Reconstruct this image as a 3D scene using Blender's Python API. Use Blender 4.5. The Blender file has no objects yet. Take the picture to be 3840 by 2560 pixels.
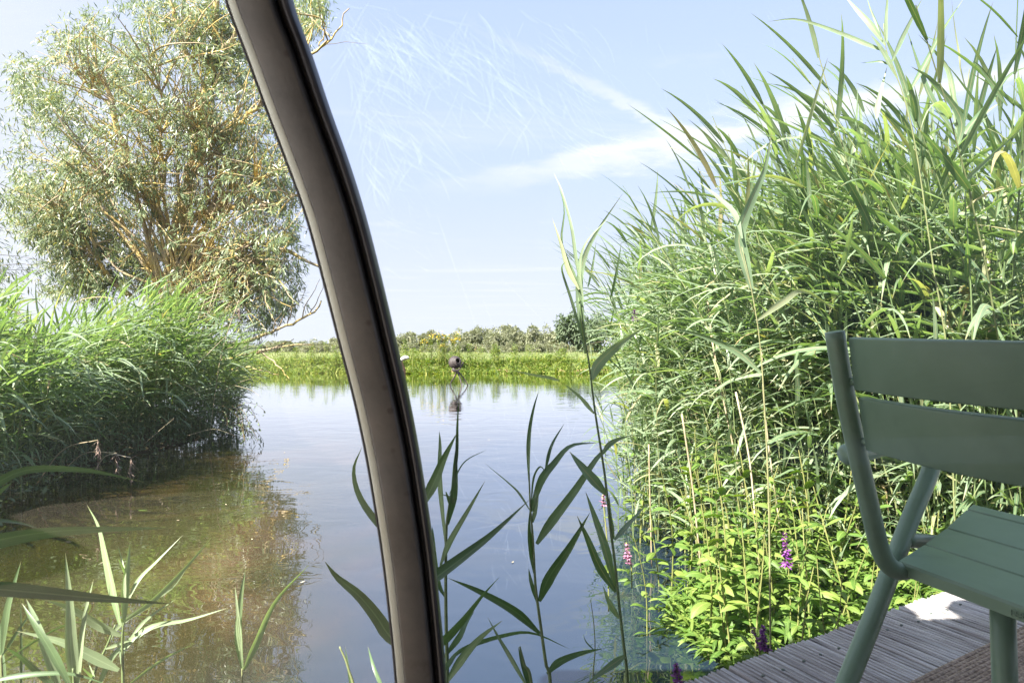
import bpy, math, random
import numpy as np
from mathutils import Vector, Matrix
random.seed(7); RNG = np.random.default_rng(11)
SC = bpy.context.scene; COL = SC.collection
R = math.radians
# ------------------------------------------------------------------ camera, sky, sun, exposure
EYE = 1.4
cam_d = bpy.data.cameras.new('camera'); cam = bpy.data.objects.new('camera', cam_d); COL.objects.link(cam)
cam_d.sensor_width = 36; cam_d.lens = 24; cam_d.clip_start = 0.03; cam_d.clip_end = 3000
cam_d.shift_y = 17/3840
cam.location = (0, 0, EYE); cam.rotation_euler = (R(90), 0, 0)
cam_d.dof.use_dof = True; cam_d.dof.focus_distance = 7.0; cam_d.dof.aperture_fstop = 15
SC.camera = cam
SUN = Vector((-.50, -.53, .78)).normalized()
world = bpy.data.worlds.new('World'); SC.world = world; world.use_nodes = True
def N(nt, t, **kw):
    n = nt.nodes.new(t)
    for k, v in kw.items():
        if k == 'inp':
            for a, b in v.items(): n.inputs[a].default_value = b
        else: setattr(n, k, v)
    return n
def build_world():
    nt = world.node_tree; nt.nodes.clear(); L = nt.links.new
    out = N(nt, 'ShaderNodeOutputWorld'); bg = N(nt, 'ShaderNodeBackground'); bg.inputs[1].default_value = 0.1
    sky = N(nt, 'ShaderNodeTexSky', sky_type='NISHITA'); sky.sun_disc = False
    sky.sun_elevation = math.asin(SUN.z); sky.sun_rotation = math.atan2(SUN.x, SUN.y)
    sky.air_density = 1.0; sky.dust_density = 1.2; sky.ozone_density = 1.6; sky.altitude = 10
    tc = N(nt, 'ShaderNodeTexCoord')
    sep = N(nt, 'ShaderNodeSeparateXYZ'); L(tc.outputs['Generated'], sep.inputs[0])
    # project the view direction on a cloud layer (x/z, y/z)
    zc = N(nt, 'ShaderNodeMath', operation='MAXIMUM', inp={1: .03}); L(sep.outputs[2], zc.inputs[0])
    dx = N(nt, 'ShaderNodeMath', operation='DIVIDE'); dy = N(nt, 'ShaderNodeMath', operation='DIVIDE')
    L(sep.outputs[0], dx.inputs[0]); L(zc.outputs[0], dx.inputs[1]); L(sep.outputs[1], dy.inputs[0]); L(zc.outputs[0], dy.inputs[1])
    comb = N(nt, 'ShaderNodeCombineXYZ'); L(dx.outputs[0], comb.inputs[0]); L(dy.outputs[0], comb.inputs[1])
    # veils of cirrus
    def cirrus(rot, scl, sc, lo, hi, loc=(0, 0, 0)):
        mp = N(nt, 'ShaderNodeMapping'); mp.inputs['Rotation'].default_value = (0, 0, rot); mp.inputs['Scale'].default_value = scl; mp.inputs['Location'].default_value = loc
        L(comb.outputs[0], mp.inputs[0])
        n = N(nt, 'ShaderNodeTexNoise', inp={'Scale': sc, 'Detail': 7, 'Roughness': .62, 'Distortion': .5}); L(mp.outputs[0], n.inputs['Vector'])
        r = N(nt, 'ShaderNodeMapRange', interpolation_type='SMOOTHSTEP', inp={'From Min': lo, 'From Max': hi}); L(n.outputs[0], r.inputs[0]); return r
    c1 = cirrus(R(8), (.35, 1.5, 1), .8, .50, .80, (3.1, 1.2, 0))
    c2 = cirrus(R(-30), (.8, 1.1, 1), 2.0, .56, .85, (7, 3, 0))
    # contrail: band along a line a*x + b*y = c on the layer (two points of the photo's streak)
    def P(px, py):
        u = (px*1.6327-1920)/2560; w = -(py*1.6327-1297)/2560
        return (u/w, 1/w)
    (x1, y1), (x2, y2) = P(1150, 90), P(1600, 320)
    ln = math.hypot(x2-x1, y2-y1); tx, ty = (x2-x1)/ln, (y2-y1)/ln; nx, ny = -ty, tx
    wob = N(nt, 'ShaderNodeTexNoise', inp={'Scale': 9.0, 'Detail': 5, 'Roughness': .6}); L(comb.outputs[0], wob.inputs['Vector'])
    dd = N(nt, 'ShaderNodeVectorMath', operation='DOT_PRODUCT'); dd.inputs[1].default_value = (nx, ny, 0); L(comb.outputs[0], dd.inputs[0])
    d0 = N(nt, 'ShaderNodeMath', operation='SUBTRACT', inp={1: nx*x1+ny*y1}); L(dd.outputs['Value'], d0.inputs[0])
    wm = N(nt, 'ShaderNodeMath', operation='MULTIPLY_ADD', inp={1: .16, 2: -.08}); L(wob.outputs[0], wm.inputs[0])
    d1 = N(nt, 'ShaderNodeMath', operation='ADD'); L(d0.outputs[0], d1.inputs[0]); L(wm.outputs[0], d1.inputs[1])
    ab = N(nt, 'ShaderNodeMath', operation='ABSOLUTE'); L(d1.outputs[0], ab.inputs[0])
    al = N(nt, 'ShaderNodeVectorMath', operation='DOT_PRODUCT'); al.inputs[1].default_value = (tx, ty, 0); L(comb.outputs[0], al.inputs[0])
    t0 = tx*x1+ty*y1
    ramp = N(nt, 'ShaderNodeMapRange', interpolation_type='SMOOTHSTEP', inp={'From Min': t0-.4, 'From Max': t0+ln*.9}); L(al.outputs['Value'], ramp.inputs[0])
    wid = N(nt, 'ShaderNodeMath', operation='MULTIPLY_ADD', inp={1: .05, 2: .02}); L(ramp.outputs[0], wid.inputs[0])
    q = N(nt, 'ShaderNodeMath', operation='DIVIDE'); L(ab.outputs[0], q.inputs[0]); L(wid.outputs[0], q.inputs[1])
    band = N(nt, 'ShaderNodeMapRange', interpolation_type='SMOOTHSTEP', inp={'From Min': 1.3, 'From Max': .2}); L(q.outputs[0], band.inputs[0])
    br = N(nt, 'ShaderNodeMath', operation='MULTIPLY'); L(band.outputs[0], br.inputs[0]); L(ramp.outputs[0], br.inputs[1])
    # long soft bright bank of cloud lower right (line between two photo points)
    (x1, y1), (x2, y2) = P(1180, 412), P(1700, 300)
    ln2 = math.hypot(x2-x1, y2-y1); ux, uy = (x2-x1)/ln2, (y2-y1)/ln2; vx, vy = -uy, ux
    de = N(nt, 'ShaderNodeVectorMath', operation='DOT_PRODUCT'); de.inputs[1].default_value = (vx, vy, 0); L(comb.outputs[0], de.inputs[0])
    e0 = N(nt, 'ShaderNodeMath', operation='SUBTRACT', inp={1: vx*x1+vy*y1}); L(de.outputs['Value'], e0.inputs[0])
    w2 = N(nt, 'ShaderNodeTexNoise', inp={'Scale': 1.6, 'Detail': 7, 'Roughness': .62}); L(comb.outputs[0], w2.inputs['Vector'])
    w2m = N(nt, 'ShaderNodeMath', operation='MULTIPLY_ADD', inp={1: 1.3, 2: -.65}); L(w2.outputs[0], w2m.inputs[0])
    e1 = N(nt, 'ShaderNodeMath', operation='ADD'); L(e0.outputs[0], e1.inputs[0]); L(w2m.outputs[0], e1.inputs[1])
    ea = N(nt, 'ShaderNodeMath', operation='ABSOLUTE'); L(e1.outputs[0], ea.inputs[0])
    fa = N(nt, 'ShaderNodeVectorMath', operation='DOT_PRODUCT'); fa.inputs[1].default_value = (ux, uy, 0); L(comb.outputs[0], fa.inputs[0])
    s0 = ux*x1+uy*y1
    r2 = N(nt, 'ShaderNodeMapRange', interpolation_type='SMOOTHSTEP', inp={'From Min': s0-1.0, 'From Max': s0+ln2*1.1}); L(fa.outputs['Value'], r2.inputs[0])
    b2 = N(nt, 'ShaderNodeMapRange', interpolation_type='SMOOTHSTEP', inp={'From Min': .36, 'From Max': .0}); L(ea.outputs[0], b2.inputs[0])
    bb2 = N(nt, 'ShaderNodeMath', operation='MULTIPLY'); L(b2.outputs[0], bb2.inputs[0]); L(r2.outputs[0], bb2.inputs[1])
    def mad(a, k, prev):
        m = N(nt, 'ShaderNodeMath', operation='MULTIPLY_ADD', inp={1: k, 2: 0.0}); L(a, m.inputs[0])
        if prev is not None: L(prev, m.inputs[2])
        else: m.inputs[2].default_value = .0
        return m.outputs[0]
    tot = mad(c1.outputs[0], .55, None); tot = mad(c2.outputs[0], .35, tot); tot = mad(br.outputs[0], .6, tot); tot = mad(bb2.outputs[0], .95, tot)
    # thin haze towards the horizon
    hz = N(nt, 'ShaderNodeMapRange', interpolation_type='SMOOTHSTEP', inp={'From Min': .42, 'From Max': -.02}); L(sep.outputs[2], hz.inputs[0])
    cl = N(nt, 'ShaderNodeMath', operation='MINIMUM', inp={1: .92}); L(tot, cl.inputs[0])
    hzf = N(nt, 'ShaderNodeMapRange', interpolation_type='SMOOTHSTEP', inp={'From Min': .75, 'From Max': .04, 'To Min': .48, 'To Max': .95}); L(sep.outputs[2], hzf.inputs[0])
    veil = N(nt, 'ShaderNodeMix', data_type='RGBA'); L(hzf.outputs[0], veil.inputs['Factor']); L(sky.outputs[0], veil.inputs['A']); veil.inputs['B'].default_value = (1.72, 1.92, 2.66, 1)
    hw = N(nt, 'ShaderNodeMapRange', interpolation_type='SMOOTHSTEP', inp={'From Min': .26, 'From Max': .0, 'To Min': 0.0, 'To Max': .8}); L(sep.outputs[2], hw.inputs[0])
    v1 = N(nt, 'ShaderNodeMix', data_type='RGBA'); L(hw.outputs[0], v1.inputs['Factor']); L(veil.outputs['Result'], v1.inputs['A']); v1.inputs['B'].default_value = (2.35, 2.48, 2.8, 1); veil = v1
    lf = N(nt, 'ShaderNodeMapRange', interpolation_type='SMOOTHSTEP', inp={'From Min': -.12, 'From Max': -.75, 'To Min': 0.0, 'To Max': .75}); L(sep.outputs[0], lf.inputs[0])
    v2 = N(nt, 'ShaderNodeMix', data_type='RGBA'); L(lf.outputs[0], v2.inputs['Factor']); L(veil.outputs['Result'], v2.inputs['A']); v2.inputs['B'].default_value = (2.5, 2.55, 2.8, 1); veil = v2
    mix = N(nt, 'ShaderNodeMix', data_type='RGBA'); mix.inputs['B'].default_value = (2.75, 2.8, 2.85, 1)
    L(cl.outputs[0], mix.inputs['Factor']); L(veil.outputs['Result'], mix.inputs['A']); L(mix.outputs['Result'], bg.inputs[0]); L(bg.outputs[0], out.inputs[0])
build_world()
sun_d = bpy.data.lights.new('sun', 'SUN'); sun_d.energy = 5.0; sun_d.angle = R(.53); sun_d.color = (1, .955, .87)
sun = bpy.data.objects.new('sun', sun_d); COL.objects.link(sun); sun.rotation_euler = SUN.to_track_quat('Z', 'Y').to_euler(); sun.location = (-6, -5, 9)
SC.view_settings.view_transform = 'Standard'; SC.view_settings.look = 'None'; SC.view_settings.gamma = 1
SC.view_settings.use_curve_mapping = False; SC.view_settings.exposure = 2.05
SC.render.engine = 'CYCLES'
cy = SC.cycles; cy.max_bounces = 6; cy.diffuse_bounces = 3; cy.glossy_bounces = 3; cy.transmission_bounces = 3; cy.transparent_max_bounces = 12
cy.caustics_reflective = False; cy.caustics_refractive = False; cy.use_denoising = True; cy.sample_clamp_indirect = 6
# ------------------------------------------------------------------ helpers
S = 1.6327
def at(px, py, Y):                                   # a point of the photo (on a 2352 px wide copy) at depth Y
    return Vector(((px*S-1920)/2560*Y, Y, EYE-(py*S-1297)/2560*Y))
def tag(o, label=None, cat=None, group=None, kind=None):
    if label: o['label'] = label
    if cat: o['category'] = cat
    if group: o['group'] = group
    if kind: o['kind'] = kind
    return o
def empty(name, loc=(0, 0, 0), rz=0):
    o = bpy.data.objects.new(name, None); o.empty_display_size = .1; COL.objects.link(o)
    o.location = loc; o.rotation_euler = (0, 0, rz); return o
def inst(name, me, parent=None, loc=None):
    o = bpy.data.objects.new(name, me); COL.objects.link(o)
    if parent: o.parent = parent
    if loc is not None: o.location = loc
    return o
class MB:
    def __init__(s): s.v = []; s.f = []; s.uv = []; s.n = 0; s.mi = []
    def add(s, v, f, uv=None, m=0):
        v = np.asarray(v, dtype=np.float32).reshape(-1, 3)
        f = [tuple(i+s.n for i in q) for q in f] if not isinstance(f, np.ndarray) else (f+s.n)
        s.v.append(v); s.f.append(f); s.uv.append(np.zeros((len(v), 2), np.float32) if uv is None else np.asarray(uv, np.float32)); s.n += len(v); s.mi += [m]*len(f)
        return s
    def mesh(s, name, mats, smooth=True):
        me = bpy.data.meshes.new(name)
        V = np.concatenate(s.v); loops = []; sizes = []
        for f in s.f:
            if isinstance(f, np.ndarray): loops.append(f.reshape(-1)); sizes.append(np.full(len(f), f.shape[1]))
            else:
                loops.append(np.array([i for q in f for i in q], dtype=np.int64)); sizes.append(np.array([len(q) for q in f], dtype=np.int64))
        loops = np.concatenate(loops).astype(np.int32); sizes = np.concatenate(sizes).astype(np.int32)
        me.vertices.add(len(V)); me.vertices.foreach_set('co', V.reshape(-1))
        me.loops.add(len(loops)); me.loops.foreach_set('vertex_index', loops)
        me.polygons.add(len(sizes)); st = np.concatenate([[0], np.cumsum(sizes)[:-1]]).astype(np.int32)
        me.polygons.foreach_set('loop_start', st); me.polygons.foreach_set('loop_total', sizes)
        me.polygons.foreach_set('material_index', np.array(s.mi, dtype=np.int32))
        me.polygons.foreach_set('use_smooth', np.full(len(sizes), smooth, dtype=bool))
        UV = np.concatenate(s.uv); ul = me.uv_layers.new(name='UVMap'); ul.data.foreach_set('uv', UV[loops].reshape(-1))
        for m in (mats if isinstance(mats, (list, tuple)) else [mats]): me.materials.append(m)
        me.update(calc_edges=True); me.validate(); return me
    def obj(s, name, mats, parent=None, smooth=True): return inst(name, s.mesh(name, mats, smooth), parent)
def nrm(a): return a/np.maximum(np.linalg.norm(a, axis=-1, keepdims=True), 1e-9)
def strips(mb, C, side, W, fold=.25, m=0, three=True):
    """C[N,K,3] centre lines, side[N,K,3] unit side vectors, W[N,K] full widths: V-folded blades."""
    Nn, K = C.shape[:2]
    T = np.gradient(C, axis=1); nor = nrm(np.cross(nrm(T), side))
    if three:
        A = C-side*W[..., None]/2+nor*W[..., None]*fold/2; B = C; D = C+side*W[..., None]/2+nor*W[..., None]*fold/2
        V = np.stack([A, B, D], axis=2).reshape(-1, 3); k = 3
    else:
        V = np.stack([C-side*W[..., None]/2, C+side*W[..., None]/2], axis=2).reshape(-1, 3); k = 2
    n = np.arange(Nn)[:, None, None]*K*k; j = np.arange(K-1)[None, :, None]*k; c = np.arange(k-1)[None, None, :]
    a = (n+j+c).reshape(-1)
    F = np.stack([a, a+1, a+1+k, a+k], axis=1)
    u = np.linspace(0, 1, k)[None, None, :]+np.zeros((Nn, K, 1)); vv = np.linspace(0, 1, K)[None, :, None]+np.zeros((Nn, 1, k))
    UV = np.stack([u, vv], axis=-1).reshape(-1, 2)
    mb.add(V, F, UV, m); return mb
def wprof(K, kind='blade'):
    t = np.linspace(0, 1, K)
    if kind == 'blade': p = np.minimum(1, .45+3.2*t)*(1-t**2.2)
    elif kind == 'oval': p = np.sin(np.pi*np.clip(t, .03, .985))**.8
    elif kind == 'grass': p = 1-t**1.5
    else: p = 1-t*.5
    return np.maximum(p, .02)
def blades(mb, root, d, L, w, droop, K=7, fold=.3, kind='blade', twist=None, m=0, three=True, wind=(0, 0, 0), up=None):
    """many curved leaves at once; root,d [N,3]; L,w,droop [N]"""
    root = np.asarray(root, float); d = nrm(np.asarray(d, float)); Nn = len(root)
    C = np.zeros((Nn, K, 3)); C[:, 0] = root; step = (L/(K-1))[:, None]; cur = d.copy(); g = np.array([0, 0, -1.0])
    wind = np.asarray(wind, float)
    for k in range(1, K):
        cur = nrm(cur+(g*1.0)*(droop/(K-1))[:, None]*(0.5+k/K)+wind/(K-1)); C[:, k] = C[:, k-1]+cur*step
    T = nrm(np.gradient(C, axis=1)); ref = np.array([0, 0, 1.0]) if up is None else np.asarray(up, float)
    side = np.cross(T, ref); bad = np.linalg.norm(side, axis=-1) < .15
    side[bad] = np.cross(T[bad], np.array([1.0, .3, 0])); side = nrm(side); nor = nrm(np.cross(side, T))
    tw = (RNG.uniform(-.5, .5, Nn) if twist is None else twist)[:, None]*np.linspace(1, 1.6, K)[None, :]
    side = side*np.cos(tw)[..., None]+nor*np.sin(tw)[..., None]
    W = w[:, None]*wprof(K, kind)[None, :]
    return strips(mb, C, side, W, fold, m, three)
def tube(mb, pts, rad, seg=6, m=0, caps=True):
    P = [Vector(p) for p in pts]; n = len(P); rad = [rad]*n if not hasattr(rad, '__len__') else rad
    V = []; UV = []; prev = None; ln = 0
    for i, p in enumerate(P):
        t = (P[min(i+1, n-1)]-P[max(i-1, 0)])
        t = t.normalized() if t.length > 1e-9 else Vector((0, 0, 1))
        if prev is None: a = t.orthogonal().normalized()
        else:
            a = (prev-t*prev.dot(t)); a = a.normalized() if a.length > 1e-6 else t.orthogonal().normalized()
        prev = a; b = t.cross(a)
        if i: ln += (P[i]-P[i-1]).length
        for k in range(seg):
            an = 2*math.pi*k/seg; V.append(p+(a*math.cos(an)+b*math.sin(an))*rad[i]); UV.append((k/seg, ln))
    F = []
    for i in range(n-1):
        for k in range(seg):
            F.append((i*seg+k, i*seg+(k+1) % seg, (i+1)*seg+(k+1) % seg, (i+1)*seg+k))
    if caps: F.append(tuple(range(seg))[::-1]); F.append(tuple((n-1)*seg+k for k in range(seg)))
    mb.add(V, F, UV, m); return mb
def crom(pts, n):                                     # Catmull-Rom resample
    P = [Vector(p) for p in pts]
    if len(P) == 2: return [P[0].lerp(P[1], i/(n-1)) for i in range(n)]
    P = [P[0]*2-P[1]]+P+[P[-1]*2-P[-2]]; out = []
    for i in range(n):
        t = i/(n-1)*(len(P)-3); k = min(int(t), len(P)-4); f = t-k; a, b, c, d = P[k:k+4]
        out.append(.5*((2*b)+(c-a)*f+(2*a-5*b+4*c-d)*f*f+(3*b-a-3*c+d)*f**3))
    return out
def sweep(mb, path, side, nor, prof, closed=True, m=0, caps=True):
    """path, side, nor: lists of Vectors; prof: (s,d) points (side, normal)"""
    k = len(prof); V = []; UV = []; ln = 0
    for i, p in enumerate(path):
        if i: ln += (path[i]-path[i-1]).length
        for q, (s_, d_) in enumerate(prof): V.append(p+side[i]*s_+nor[i]*d_); UV.append((q/k, ln))
    F = []; kk = k if closed else k-1
    for i in range(len(path)-1):
        for q in range(kk): F.append((i*k+q, i*k+(q+1) % k, (i+1)*k+(q+1) % k, (i+1)*k+q))
    if caps and closed: F.append(tuple(range(k))[::-1]); F.append(tuple((len(path)-1)*k+q for q in range(k)))
    mb.add(V, F, UV, m); return mb
def rrect(w, h, r, n=3):                              # rounded rectangle profile centred at 0
    out = []
    for cx, cy_, a0 in ((w/2-r, h/2-r, 0), (-w/2+r, h/2-r, 90), (-w/2+r, -h/2+r, 180), (w/2-r, -h/2+r, 270)):
        for i in range(n+1): a = R(a0+90*i/n); out.append((cx+r*math.cos(a), cy_+r*math.sin(a)))
    return out
# ------------------------------------------------------------------ materials
def mat(name):
    m = bpy.data.materials.new(name); m.use_nodes = True; nt = m.node_tree; nt.nodes.clear()
    out = N(nt, 'ShaderNodeOutputMaterial'); return m, nt, nt.links.new, out
def ramp_node(nt, stops):
    r = N(nt, 'ShaderNodeValToRGB'); e = r.color_ramp.elements
    while len(e) > 1: e.remove(e[-1])
    e[0].position = stops[0][0]; e[0].color = (*stops[0][1], 1)
    for p, c in stops[1:]: x = e.new(p); x.color = (*c, 1)
    return r
def rand_socket(nt, L):                              # per-object + per-island random
    oi = N(nt, 'ShaderNodeObjectInfo'); ge = N(nt, 'ShaderNodeNewGeometry')
    a = N(nt, 'ShaderNodeMath', operation='ADD'); L(oi.outputs['Random'], a.inputs[0]); L(ge.outputs['Random Per Island'], a.inputs[1])
    f = N(nt, 'ShaderNodeMath', operation='FRACT'); L(a.outputs[0], f.inputs[0]); return f.outputs[0]
def leaf_mat(name, stops, trans, tcol, rough=.45, spec=.5, vein=True, tipdry=0.0, under=None):
    m, nt, L, out = mat(name)
    rs = rand_socket(nt, L); rp = ramp_node(nt, stops); L(rs, rp.inputs[0]); col = rp.outputs[0]
    uv = N(nt, 'ShaderNodeUVMap'); sx = N(nt, 'ShaderNodeSeparateXYZ'); L(uv.outputs[0], sx.inputs[0])
    ns = N(nt, 'ShaderNodeTexNoise', inp={'Scale': 14.0, 'Detail': 3}); tco = N(nt, 'ShaderNodeTexCoord'); L(tco.outputs['Object'], ns.inputs['Vector'])
    nr = N(nt, 'ShaderNodeMapRange', inp={'From Min': .3, 'From Max': .7, 'To Min': .82, 'To Max': 1.15}); L(ns.outputs[0], nr.inputs[0])
    mm = N(nt, 'ShaderNodeMix', data_type='RGBA', blend_type='MULTIPLY'); mm.inputs['Factor'].default_value = 1; L(col, mm.inputs['A']); L(nr.outputs[0], mm.inputs['B']); col = mm.outputs['Result']
    if vein:
        wv = N(nt, 'ShaderNodeMath', operation='MULTIPLY', inp={1: 50.0}); L(sx.outputs[0], wv.inputs[0])
        sn = N(nt, 'ShaderNodeMath', operation='SINE'); L(wv.outputs[0], sn.inputs[0])
        vr = N(nt, 'ShaderNodeMapRange', inp={'From Min': -1, 'From Max': 1, 'To Min': .93, 'To Max': 1.06}); L(sn.outputs[0], vr.inputs[0])
        m2 = N(nt, 'ShaderNodeMix', data_type='RGBA', blend_type='MULTIPLY'); m2.inputs['Factor'].default_value = 1; L(col, m2.inputs['A']); L(vr.outputs[0], m2.inputs['B']); col = m2.outputs['Result']
        ds = N(nt, 'ShaderNodeMath', operation='SUBTRACT', inp={1: .5}); L(sx.outputs[0], ds.inputs[0]); da = N(nt, 'ShaderNodeMath', operation='ABSOLUTE'); L(ds.outputs[0], da.inputs[0])
        dr = N(nt, 'ShaderNodeMapRange', inp={'From Min': .0, 'From Max': .07, 'To Min': .5, 'To Max': 0.0}); L(da.outputs[0], dr.inputs[0])
        m3 = N(nt, 'ShaderNodeMix', data_type='RGBA'); L(dr.outputs[0], m3.inputs['Factor']); L(col, m3.inputs['A']); m3.inputs['B'].default_value = tuple(min(1, c*1.5+.04) for c in stops[-1][1])+(1,); col = m3.outputs['Result']
    if tipdry > 0:
        tr = N(nt, 'ShaderNodeMapRange', inp={'From Min': 1-tipdry, 'From Max': 1.05}); L(sx.outputs[1], tr.inputs[0])
        m4 = N(nt, 'ShaderNodeMix', data_type='RGBA'); L(tr.outputs[0], m4.inputs['Factor']); L(col, m4.inputs['A']); m4.inputs['B'].default_value = (.36, .27, .13, 1); col = m4.outputs['Result']
    p = N(nt, 'ShaderNodeBsdfPrincipled', inp={'Roughness': rough, 'Specular IOR Level': spec}); L(col, p.inputs['Base Color'])
    t = N(nt, 'ShaderNodeBsdfTranslucent'); tm = N(nt, 'ShaderNodeMix', data_type='RGBA', blend_type='MULTIPLY'); tm.inputs['Factor'].default_value = 1
    L(col, tm.inputs['A']); tm.inputs['B'].default_value = (*tcol, 1); L(tm.outputs['Result'], t.inputs[0])
    mx = N(nt, 'ShaderNodeMixShader'); mx.inputs[0].default_value = trans; L(p.outputs[0], mx.inputs[1]); L(t.outputs[0], mx.inputs[2]); L(mx.outputs[0], out.inputs[0])
    return m
def noise_mat(name, stops, scale=8, detail=6, rough=.8, spec=.3, bump=.0, bscale=None, stretch=(1, 1, 1), metallic=0, coord='Object', bd=.01, rnd=0.0):
    m, nt, L, out = mat(name)
    tc = N(nt, 'ShaderNodeTexCoord'); mp = N(nt, 'ShaderNodeMapping'); mp.inputs['Scale'].default_value = stretch; L(tc.outputs[coord], mp.inputs[0])
    n = N(nt, 'ShaderNodeTexNoise', inp={'Scale': scale, 'Detail': detail, 'Roughness': .6}); L(mp.outputs[0], n.inputs['Vector'])
    fac = n.outputs[0]
    if rnd:
        rs = rand_socket(nt, L); q = N(nt, 'ShaderNodeMath', operation='MULTIPLY_ADD', inp={1: rnd, 2: -rnd/2}); L(rs, q.inputs[0])
        q2 = N(nt, 'ShaderNodeMath', operation='ADD'); L(q.outputs[0], q2.inputs[0]); L(fac, q2.inputs[1]); fac = q2.outputs[0]
    rp = ramp_node(nt, stops); L(fac, rp.inputs[0])
    p = N(nt, 'ShaderNodeBsdfPrincipled', inp={'Roughness': rough, 'Specular IOR Level': spec, 'Metallic': metallic}); L(rp.outputs[0], p.inputs['Base Color']); L(p.outputs[0], out.inputs[0])
    if bump:
        n2 = N(nt, 'ShaderNodeTexNoise', inp={'Scale': bscale or scale*2, 'Detail': 5}); L(mp.outputs[0], n2.inputs['Vector'])
        b = N(nt, 'ShaderNodeBump', inp={'Strength': bump, 'Distance': bd}); L(n2.outputs[0], b.inputs['Height']); L(b.outputs[0], p.inputs['Normal'])
    return m
REED = [(0, (.105, .170, .085)), (.35, (.165, .24, .13)), (.7, (.245, .32, .205)), (.9, (.30, .365, .235)), (.965, (.38, .38, .2)), (1, (.40, .30, .17))]
M = {}
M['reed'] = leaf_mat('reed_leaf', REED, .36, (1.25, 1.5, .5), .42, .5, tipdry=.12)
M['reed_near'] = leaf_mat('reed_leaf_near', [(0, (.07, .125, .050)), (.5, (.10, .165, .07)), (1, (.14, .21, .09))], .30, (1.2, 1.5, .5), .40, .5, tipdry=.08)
M['reed_sunlit'] = leaf_mat('reed_leaf_sunlit', [(0, (.24, .33, .15)), (.5, (.30, .39, .21)), (1, (.36, .43, .25))], .32, (1.1, 1.25, .5), .42, .5, tipdry=.08)  # paler reed copy, part of the sunlight put into its colour
M['stem'] = leaf_mat('reed_stem', [(0, (.10, .15, .055)), (.6, (.15, .195, .075)), (1, (.26, .25, .12))], .0, (1, 1, 1), .5, .4, vein=False)
M['straw'] = noise_mat('straw', [(.3, (.34, .27, .17)), (.7, (.55, .47, .34))], 20, 4, .7, .2, rnd=.4)
M['plume'] = noise_mat('plume', [(.3, (.22, .15, .13)), (.7, (.38, .28, .22))], 30, 3, .9, .1)
M['herb'] = leaf_mat('herb_leaf', [(0, (.085, .165, .030)), (.5, (.135, .225, .045)), (1, (.24, .31, .07))], .38, (1.3, 1.5, .35), .5, .4)
M['herb_stem'] = noise_mat('herb_stem', [(.3, (.16, .20, .05)), (.7, (.26, .24, .09))], 10, 3, .6, .3)
M['willow'] = leaf_mat('willow_leaf', [(0, (.10, .145, .06)), (.4, (.155, .21, .09)), (.75, (.26, .315, .18)), (.93, (.34, .33, .12)), (1, (.42, .33, .08))], .32, (1.3, 1.35, .5), .38, .6, vein=False)
M['bark'] = noise_mat('willow_bark', [(.30, (.22, .17, .12)), (.45, (.40, .32, .22)), (.56, (.52, .39, .16)), (.74, (.62, .42, .11))], 2.4, 7, .9, .15, .5, 18, bd=.02)
M['barkdark'] = noise_mat('twig_bark', [(.3, (.12, .09, .06)), (.7, (.34, .25, .12))], 4, 4, .9, .1)
M['soil'] = noise_mat('bank_soil', [(.3, (.055, .045, .025)), (.6, (.11, .09, .05)), (.8, (.16, .12, .075))], 3, 8, .95, .1, .6, 10, bd=.05)
M['clay'] = noise_mat('bank_clay', [(.3, (.20, .12, .07)), (.7, (.38, .24, .16))], 3, 6, .95, .1, .5, 9, bd=.05)
M['meadow'] = noise_mat('meadow', [(.25, (.10, .135, .045)), (.5, (.15, .18, .07)), (.75, (.21, .225, .10))], .35, 9, .9, .1, .4, 6, bd=.1)
M['bankveg'] = leaf_mat('bank_leaf', [(0, (.08, .14, .025)), (.4, (.14, .21, .035)), (.8, (.23, .28, .06)), (1, (.34, .31, .08))], .35, (1.25, 1.35, .4), .6, .3, vein=False)
M['meadowgrass'] = leaf_mat('meadow_grass', [(0, (.14, .19, .06)), (.5, (.21, .25, .10)), (1, (.32, .31, .16))], .3, (1.1, 1.2, .6), .6, .3, vein=False)
M['fartree'] = leaf_mat('far_leaf', [(0, (.18, .20, .125)), (.5, (.245, .255, .16)), (1, (.31, .31, .20))], .2, (1.1, 1.2, .6), .6, .3, vein=False)  # base colour lightened in place of distance haze
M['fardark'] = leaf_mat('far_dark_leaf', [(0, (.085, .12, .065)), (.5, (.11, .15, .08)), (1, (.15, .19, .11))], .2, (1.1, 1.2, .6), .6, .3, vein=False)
M['yellow'] = noise_mat('yellow_petal', [(.3, (.75, .45, .02)), (.7, (.85, .6, .05))], 20, 2, .6, .2)
M['purple'] = leaf_mat('loosestrife_petal', [(0, (.17, .035, .24)), (.6, (.29, .08, .33)), (1, (.45, .2, .42))], .3, (1.1, .9, 1.1), .6, .2, vein=False)
M['pink'] = leaf_mat('pink_petal', [(0, (.42, .15, .28)), (1, (.55, .30, .40))], .3, (1.1, .9, 1.1), .6, .2, vein=False)
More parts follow.
